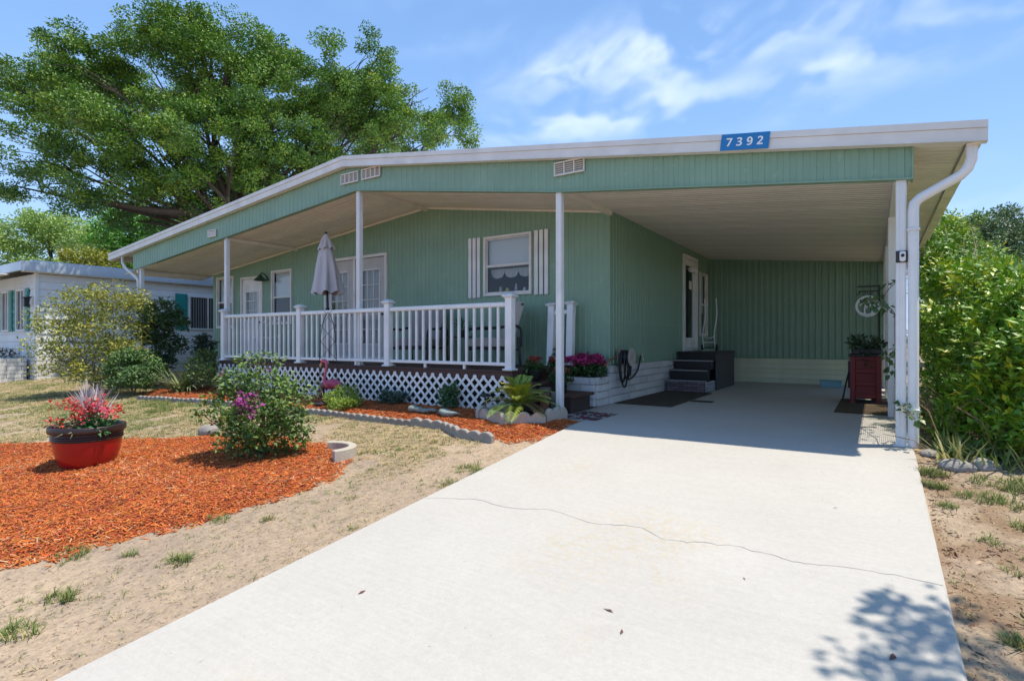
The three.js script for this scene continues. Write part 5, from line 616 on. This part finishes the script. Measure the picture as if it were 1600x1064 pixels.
plant('garden_shrub', 'dark green shrub before the teal shutter of the neighbouring house', 'shrub', [[-13.01, 1.54, -5.79, 0.39, 0.25], [-12.78, 1.33, -5.95, 0.31, 0.17], [-13.13, 1.12, -5.72, 0.39, 0.28], [-13.05, 0.84, -6.01, 0.35, 0.20], [-13.07, 0.42, -5.76, 0.35, 0.28], [-13.47, 1.69, -5.73, 0.26, 0.17]], [-13.05, -.04, -5.8], { limb: .02, minR: .005, per: 620, twig: .12, cnt: 20, len: .085, wid: .045, seed: 190, pal: [[0.0403, 0.1026, 0.0341], [0.0663, 0.1499, 0.0407], [0.1105, 0.2066, 0.0561]] });
plant('garden_shrub', 'low dense green bush at the end of the porch bed', 'shrub', [[-12.34, 0.41, -4.80, 0.31, 0.23], [-11.85, 0.24, -4.88, 0.37, 0.22], [-11.93, 0.40, -5.19, 0.23, 0.20], [-12.30, 0.60, -4.95, 0.35, 0.18], [-12.21, 0.14, -4.64, 0.18, 0.12]], [-12.1, -.1, -4.9], { limb: .012, minR: .004, per: 1500, twig: .09, cnt: 20, len: .06, wid: .034, seed: 200, pal: [[.068, .153, .034], [.102, .221, .051], [.170, .323, .068]] });
plant('garden_shrub', 'small dark-leaved shrub against the corner of the green house', 'shrub', [[-13.24, 0.90, -6.84, 0.24, 0.21], [-13.15, 0.53, -6.90, 0.21, 0.21], [-13.37, 0.68, -6.76, 0.15, 0.12], [-13.2, .25, -6.85, .25, .2]], [-13.2, -.03, -6.85], { limb: .01, minR: .004, per: 1100, twig: .09, cnt: 14, len: .09, wid: .04, seed: 210, pal: [[.040, .088, .032], [.080, .128, .064], [.160, .192, .128]] });
plant('garden_shrub', 'trailing yellow-green shrub before the lattice end', 'shrub', [[-11.3, .45, -5.75, .3, .2], [-10.9, .32, -5.6, .3, .2], [-11.5, .62, -5.9, .22, .15], [-10.5, .22, -5.55, .22, .16]], [-11.1, -.06, -5.75], { limb: .01, minR: .004, per: 900, twig: .09, cnt: 14, len: .06, wid: .034, seed: 215, pal: [[.112, .182, .042], [.196, .280, .056], [.336, .392, .070]] });
{ const b = plant('bougainvillea', 'loose bougainvillea bush with purple bracts in the mulch bed', 'shrub', [[-5.26, 0.12, -3.24, 0.36, 0.29], [-5.04, 0.21, -3.38, 0.26, 0.26], [-5.47, 0.25, -3.10, 0.23, 0.26], [-5.30, -0.06, -3.10, 0.22, 0.16], [-5.04, -0.08, -3.38, 0.25, 0.16], [-4.90, 0.05, -3.47, 0.14, 0.13], [-5.24, 0.47, -3.37, 0.27, 0.17], [-5.49, 0.50, -3.21, 0.19, 0.19], [-5.66, 0.50, -3.10, 0.09, 0.12], [-5.47, 0.73, -3.34, 0.13, 0.12], [-5.05, 0.50, -3.50, 0.15, 0.10], [-5.62, .28, -3.0, .1, .1], [-4.85, .42, -3.6, .1, .08], [-5.3, .72, -3.45, .08, .1], [-5.75, .2, -2.95, .08, .06]], [-5.26, -.25, -3.28], { limb: .011, minR: .003, per: 1500, twig: .075, cnt: 13, len: .052, wid: .03, quad: true, seed: 220, bark: M(.2, .13, .08, { roughness: 1 }), pal: [[0.0518, 0.1253, 0.019], [0.0881, 0.1949, 0.0286], [0.1616, 0.3063, 0.0381], [0.2497, 0.376, 0.0571]] }); const tw = []; R = rngOf(8); for (let i = 0; i < 15; i++) tw.push([V(rr(.06, .32), rr(.46, .66), rr(.2, .34)), .04, 9]); for (let i = 0; i < 14; i++) tw.push([V(rr(-.35, .3), rr(.3, .9), rr(-.05, .3)), .03, 4]); part(b, 'bract', foliage(tw, { len: .045, wid: .034, pal: [[.22, .012, .16], [.34, .03, .25], [.12, .006, .07]], seed: 31, quad: true }), petalM); part(b, 'stake', mg([bar(V(-.02, -.03, .12), V(-.03, .36, .13), .02)]), M(.3, .16, .09)); }
plant('lime_bush', 'small feathery lime-green bush in the porch bed', 'shrub', [[-6.66, 0.10, -5.31, 0.15, 0.13], [-6.58, 0.16, -5.48, 0.19, 0.13], [-6.35, 0.06, -5.40, 0.17, 0.09], [-6.42, 0.03, -5.23, 0.18, 0.08]], [-6.5, -.06, -5.36], { limb: .006, minR: .002, per: 4200, twig: .05, cnt: 14, len: .05, wid: .014, seed: 230, pal: [[.182, .325, .026], [.286, .429, .039], [.390, .494, .052]] });
function blades(name, label, base, n, len, wid, pal, seed, spread = .1, up = .7) { const t = thing(name, label, 'plant', base), r = rngOf(seed), pos = [], col = [], idx = []; for (let i = 0; i < n; i++) { const a = r() * 6.28, L = len * (.6 + .5 * r()), e = up * (.6 + .6 * r()), x0 = (r() - .5) * spread, z0 = (r() - .5) * spread, c = pal[Math.floor(r() * pal.length)], s = [-Math.sin(a), Math.cos(a)]; for (let j = 0; j <= 6; j++) { const q = j / 6, h = L * q * Math.cos(e) , y = L * (Math.sin(e) * q - .55 * q * q * Math.cos(e)), w = wid * (1 - q * q) * .5 + .001; for (const k2 of [-1, 1]) { pos.push(x0 + Math.cos(a) * h + s[0] * w * k2, y, z0 + Math.sin(a) * h + s[1] * w * k2); col.push(...c); } if (j) { const b = pos.length / 3 - 4; idx.push(b, b + 1, b + 2, b + 1, b + 3, b + 2); } } } const g = new THREE.BufferGeometry(); g.setAttribute('position', new THREE.Float32BufferAttribute(pos, 3)); g.setAttribute('color', new THREE.Float32BufferAttribute(col, 3)); g.setIndex(idx); g.computeVertexNormals(); part(t, 'blades', g, leafM); return t; }
blades('lily_clump', 'clump of long arching green lily leaves at the porch bed end', [-11.1, -.06, -5.35], 80, .95, .035, [[.09, .15, .03], [.16, .22, .05], [.26, .28, .08]], 41, .3, .95);
blades('variegated_clump', 'small pale variegated spiky plant before the lattice', [-5.9, -.03, -5.84], 16, .34, .02, [[.4, .4, .22], [.25, .28, .12]], 42, .06, .85);
plant('leafy_sprig', 'slender leafy sprig growing against the lattice', 'plant', [[-4.92, .12, -5.88, .12, .1], [-4.88, .26, -5.9, .1, .08], [-4.98, .2, -5.88, .09, .08]], [-4.92, -.03, -5.88], { limb: .005, minR: .002, per: 9000, twig: .05, cnt: 6, len: .07, wid: .035, quad: true, seed: 240, pal: [[.070, .168, .056], [.112, .224, .070]] });
plant('leafy_sprig', 'low bluish leafy plant between lime bush and lattice', 'plant', [[-6.1, .08, -5.85, .16, .1], [-5.85, .1, -5.88, .12, .1]], [-6.0, -.03, -5.86], { limb: .004, minR: .002, per: 7000, twig: .05, cnt: 7, len: .07, wid: .03, quad: true, seed: 250, pal: [[.05, .12, .07], [.09, .16, .1]] });
// tree beside the driveway, outside the view, that throws the leafy shade on the slab
plant('shade_tree', 'leafy street-side tree standing beside the driveway', 'tree', [[1.85, 4.1, -3.02, 0.55, 0.3], [2.25, 4.4, -2.72, 0.6, 0.35], [1.95, 4.0, -2.22, 0.5, 0.3], [2.4, 4.2, -3.42, 0.45, 0.25], [2.9, 4.6, -2.52, 0.8, 0.5], [2.0, 4.7, -3.62, 0.25, 0.15], [2.8, 4.2, -1.72, 0.7, 0.4], [1.75, 4.3, -3.75, 0.16, 0.1]], [3.1, -.25, -1.6], { trunk: [[3.1, -.3, -1.6], [3.05, 1.5, -1.6], [2.9, 3, -1.7]], trunkR: [.14, .11, .08], fork: [2.9, 2.9, -1.7], limb: .05, stemName: 'trunk', leafName: 'crown', bark: barkM, per: 75, twig: .2, cnt: 34, len: .09, wid: .045, seed: 260, pal: [[.05, .12, .02], [.08, .17, .03]] });

// ---------- grass, weeds and litter ----------
{
  const blade = (() => { const pos = [], idx = [], r = rngOf(5); for (let i = 0; i < 9; i++) { const a = r() * 6.28, L = .05 + .06 * r(), e = .5 + .8 * r(), x0 = (r() - .5) * .03, z0 = (r() - .5) * .03, s = [-Math.sin(a) * .0028, Math.cos(a) * .0028], b = pos.length / 3; for (const [q, w] of [[0, 1], [.55, .8], [1, 0]]) { const h = L * q * Math.cos(e), y = L * (Math.sin(e) * q - .25 * q * q); for (const k2 of w ? [-1, 1] : [0]) pos.push(x0 + Math.cos(a) * h + s[0] * w * k2, y, z0 + Math.sin(a) * h + s[1] * w * k2); } idx.push(b, b + 1, b + 2, b + 1, b + 3, b + 2, b + 2, b + 3, b + 4); } const g = new THREE.BufferGeometry(); g.setAttribute('position', new THREE.Float32BufferAttribute(pos, 3)); g.setIndex(idx); g.computeVertexNormals(); return g; })();
  const spots = [], r = rngOf(64), gm = new THREE.MeshPhysicalMaterial({ roughness: .8, transmission: .3, thickness: 0, side: THREE.DoubleSide }); gm.color.setRGB(1, 1, 1);
  const ok = (x, z) => !(x > -2.92 && x < .31) && !inBed(x, z, bedFront) && !inBed(x, z, bedPorch) && !(x > -15 && x < .3 && z < -6.2) && !(x < -18.4 && z < -5.2);
  for (let i = 0; i < 90000; i++) { const x = lerp(-20, -2.9, Math.pow(r(), .85)), z = lerp(-6.1, 1.2, r()), k2 = grassy(x, z); if (r() < k2 * 1.5 && ok(x, z)) spots.push([x, z, .55 + .5 * r(), k2]); }
  const tuft = (x, z, n, s, w) => { for (let i = 0; i < n; i++) { const q = Math.sqrt(r()) * w * .6, a = r() * 6.28; spots.push([x + q * Math.cos(a), z + q * Math.sin(a) * .7, s * (.45 + .75 * r()), 1]); } };
  for (const [x, z, n, s, w] of [[-4.35, -1.42, 30, .8, .24], [-4.02, -1.62, 12, .8, .1], [-3.62, -1.72, 22, .9, .13], [-3.78, -1.18, 22, .9, .16], [-3.55, -.95, 26, .9, .2], [-4.05, -2.2, 22, .7, .16], [-3.72, -2.38, 8, .7, .08], [-3.05, -3.9, 40, .8, .3], [-2.99, -3.55, 26, .7, .22], [-4.2, -.7, 30, 1.2, .24], [-4.0, -.55, 16, 1.4, .14], [-3.0, -2.55, 6, .6, .06], [-3.5, -2.95, 8, .6, .1], [.36, -5.3, 60, 1.0, .16], [.36, -5.0, 40, .8, .12], [.40, -4.6, 20, .8, .12], [.62, -4.85, 40, .9, .26], [.85, -4.7, 26, .9, .2], [.78, -4.4, 26, .8, .16], [.55, -4.1, 14, .7, .12], [.62, -3.75, 16, .7, .12], [.72, -3.45, 34, .9, .2], [.62, -3.2, 20, .9, .14], [.8, -3.05, 18, .9, .13], [.5, -3.0, 20, 1.0, .12], [.9, -5.1, 50, 1.1, .3], [1.1, -5.2, 40, 1.2, .3], [.75, -5.25, 40, 1.1, .3], [1.0, -3.8, 22, .9, .2]]) tuft(x, z, n, s, w);
  for (let i = 0; i < 2600; i++) { const e = r() < .35, x = e ? lerp(.33, 1.9, r()) : lerp(-5.2, -2.95, r()), z = e ? lerp(-5.4, -1.5, r()) : lerp(-5, -.2, r()); if (ok(x, z) && fbm(x * 3 + 7, z * 3, 3) > .46) spots.push([x, z, .25 + .45 * r(), .5]); }
  for (let i = 0; i < 60; i++) { const x = lerp(.42, 1.4, r()), z = lerp(-6.6, -5.5, r()); spots.push([x, z, 2.2 + 1.6 * r(), 1]); }
  const im = new THREE.InstancedMesh(blade, gm, spots.length), o = new THREE.Object3D(), c = new THREE.Color(); spots.forEach(([x, z, s, k2], i) => { o.position.set(x, groundY(x, z) - .003, z); o.rotation.set((r() - .5) * .3, r() * 6.3, (r() - .5) * .3); o.scale.set(s, s * (k2 === 1 ? .7 + .6 * r() : .4 + .35 * r()), s); o.updateMatrix(); im.setMatrixAt(i, o.matrix); const d = r(), b = .75 + .5 * r(), dry = sstep(.3, .7, fbm(x * 1.7 + 5, z * 1.7, 3)); if (d < .35 + .5 * dry && k2 < 1) c.setRGB(.50 * b, .41 * b, .22 * b); else k2 === 1 && r() < .3 ? c.setRGB(.36 * b, .33 * b, .12 * b) : c.setRGB(.15 * b, .21 * b, .04 * b); im.setColorAt(i, c); }); im.name = 'grass'; tag(im, 'sparse dry and green lawn grass growing in the sand', 'grass', null, 'stuff'); scene.add(im);
}
{ // leaf litter along the driveway's hedge side and crumbs on the sand
  const r = rngOf(88), g = foliage([[V(0, 0, 0), .001, 1]], { len: .06, wid: .024, pal: [[1, 1, 1]], seed: 2, quad: true, up: 0 }); g.deleteAttribute('color'); const n = 8200, im = new THREE.InstancedMesh(g, M(1, 1, 1, { roughness: .95 }), n), o = new THREE.Object3D(), c = new THREE.Color(); for (let i = 0; i < n; i++) { const east = i < 4400, x = east ? .31 + 1.5 * Math.pow(r(), 1.5) : lerp(-5.4, -2.92, r()), z = east ? lerp(-6, -1.8, r()) : lerp(-5, -.2, r()), s = east ? .3 + .9 * r() : .08 + .26 * r(); o.position.set(x, groundY(x, z) + .006, z); o.rotation.set((r() - .5) * .8, r() * 6.3, (r() - .5) * .8); o.scale.set(s, s, s); o.updateMatrix(); im.setMatrixAt(i, o.matrix); const b = .5 + .8 * r(); r() < .2 ? c.setRGB(.42 * b, .30 * b, .2 * b) : c.setRGB(.20 * b, .105 * b, .055 * b); im.setColorAt(i, c); } im.name = 'leaf_litter'; tag(im, 'scattered dry brown leaves on the sand beside the driveway', 'leaves', null, 'stuff'); scene.add(im);
}
{ const s = foliage([[V(0, 0, 0), .001, 1]], { len: .05, wid: .018, pal: [[.16, .05, .03]], seed: 4, quad: true, up: 0 }); const L = [[-2.25, -1.95, 1, .3, 'curled reddish-brown dry leaf on the driveway, near its sand edge'], [-1.02, -2.42, 1.1, 1.7, 'narrow dry leaf lying across the driveway slab below the crack'], [-.93, -2.28, .8, .6, 'short orange-brown leaf fragment on the driveway below the crack'], [.05, -2.62, 1.4, .1, 'long reddish twig-like leaf on the shaded driveway corner'], [-.55, -3.0, .5, .9, 'tiny dark leaf crumb on the driveway just below the crack'], [-.2, -4.2, .5, 2, 'tiny dark leaf crumb on the driveway above the crack']]; for (const [x, z, k2, a, lab] of L) { const m = solo('dry_leaf', lab, 'leaf', s, leafM, [x, grade(z) + .006, z], 'dry leaves on the driveway'); m.rotation.y = a; m.scale.set(k2, .5, k2); } }

scene.traverse(o => { if (o.isMesh) { o.castShadow = true; o.receiveShadow = true; } });
renderer.render(scene, camera);
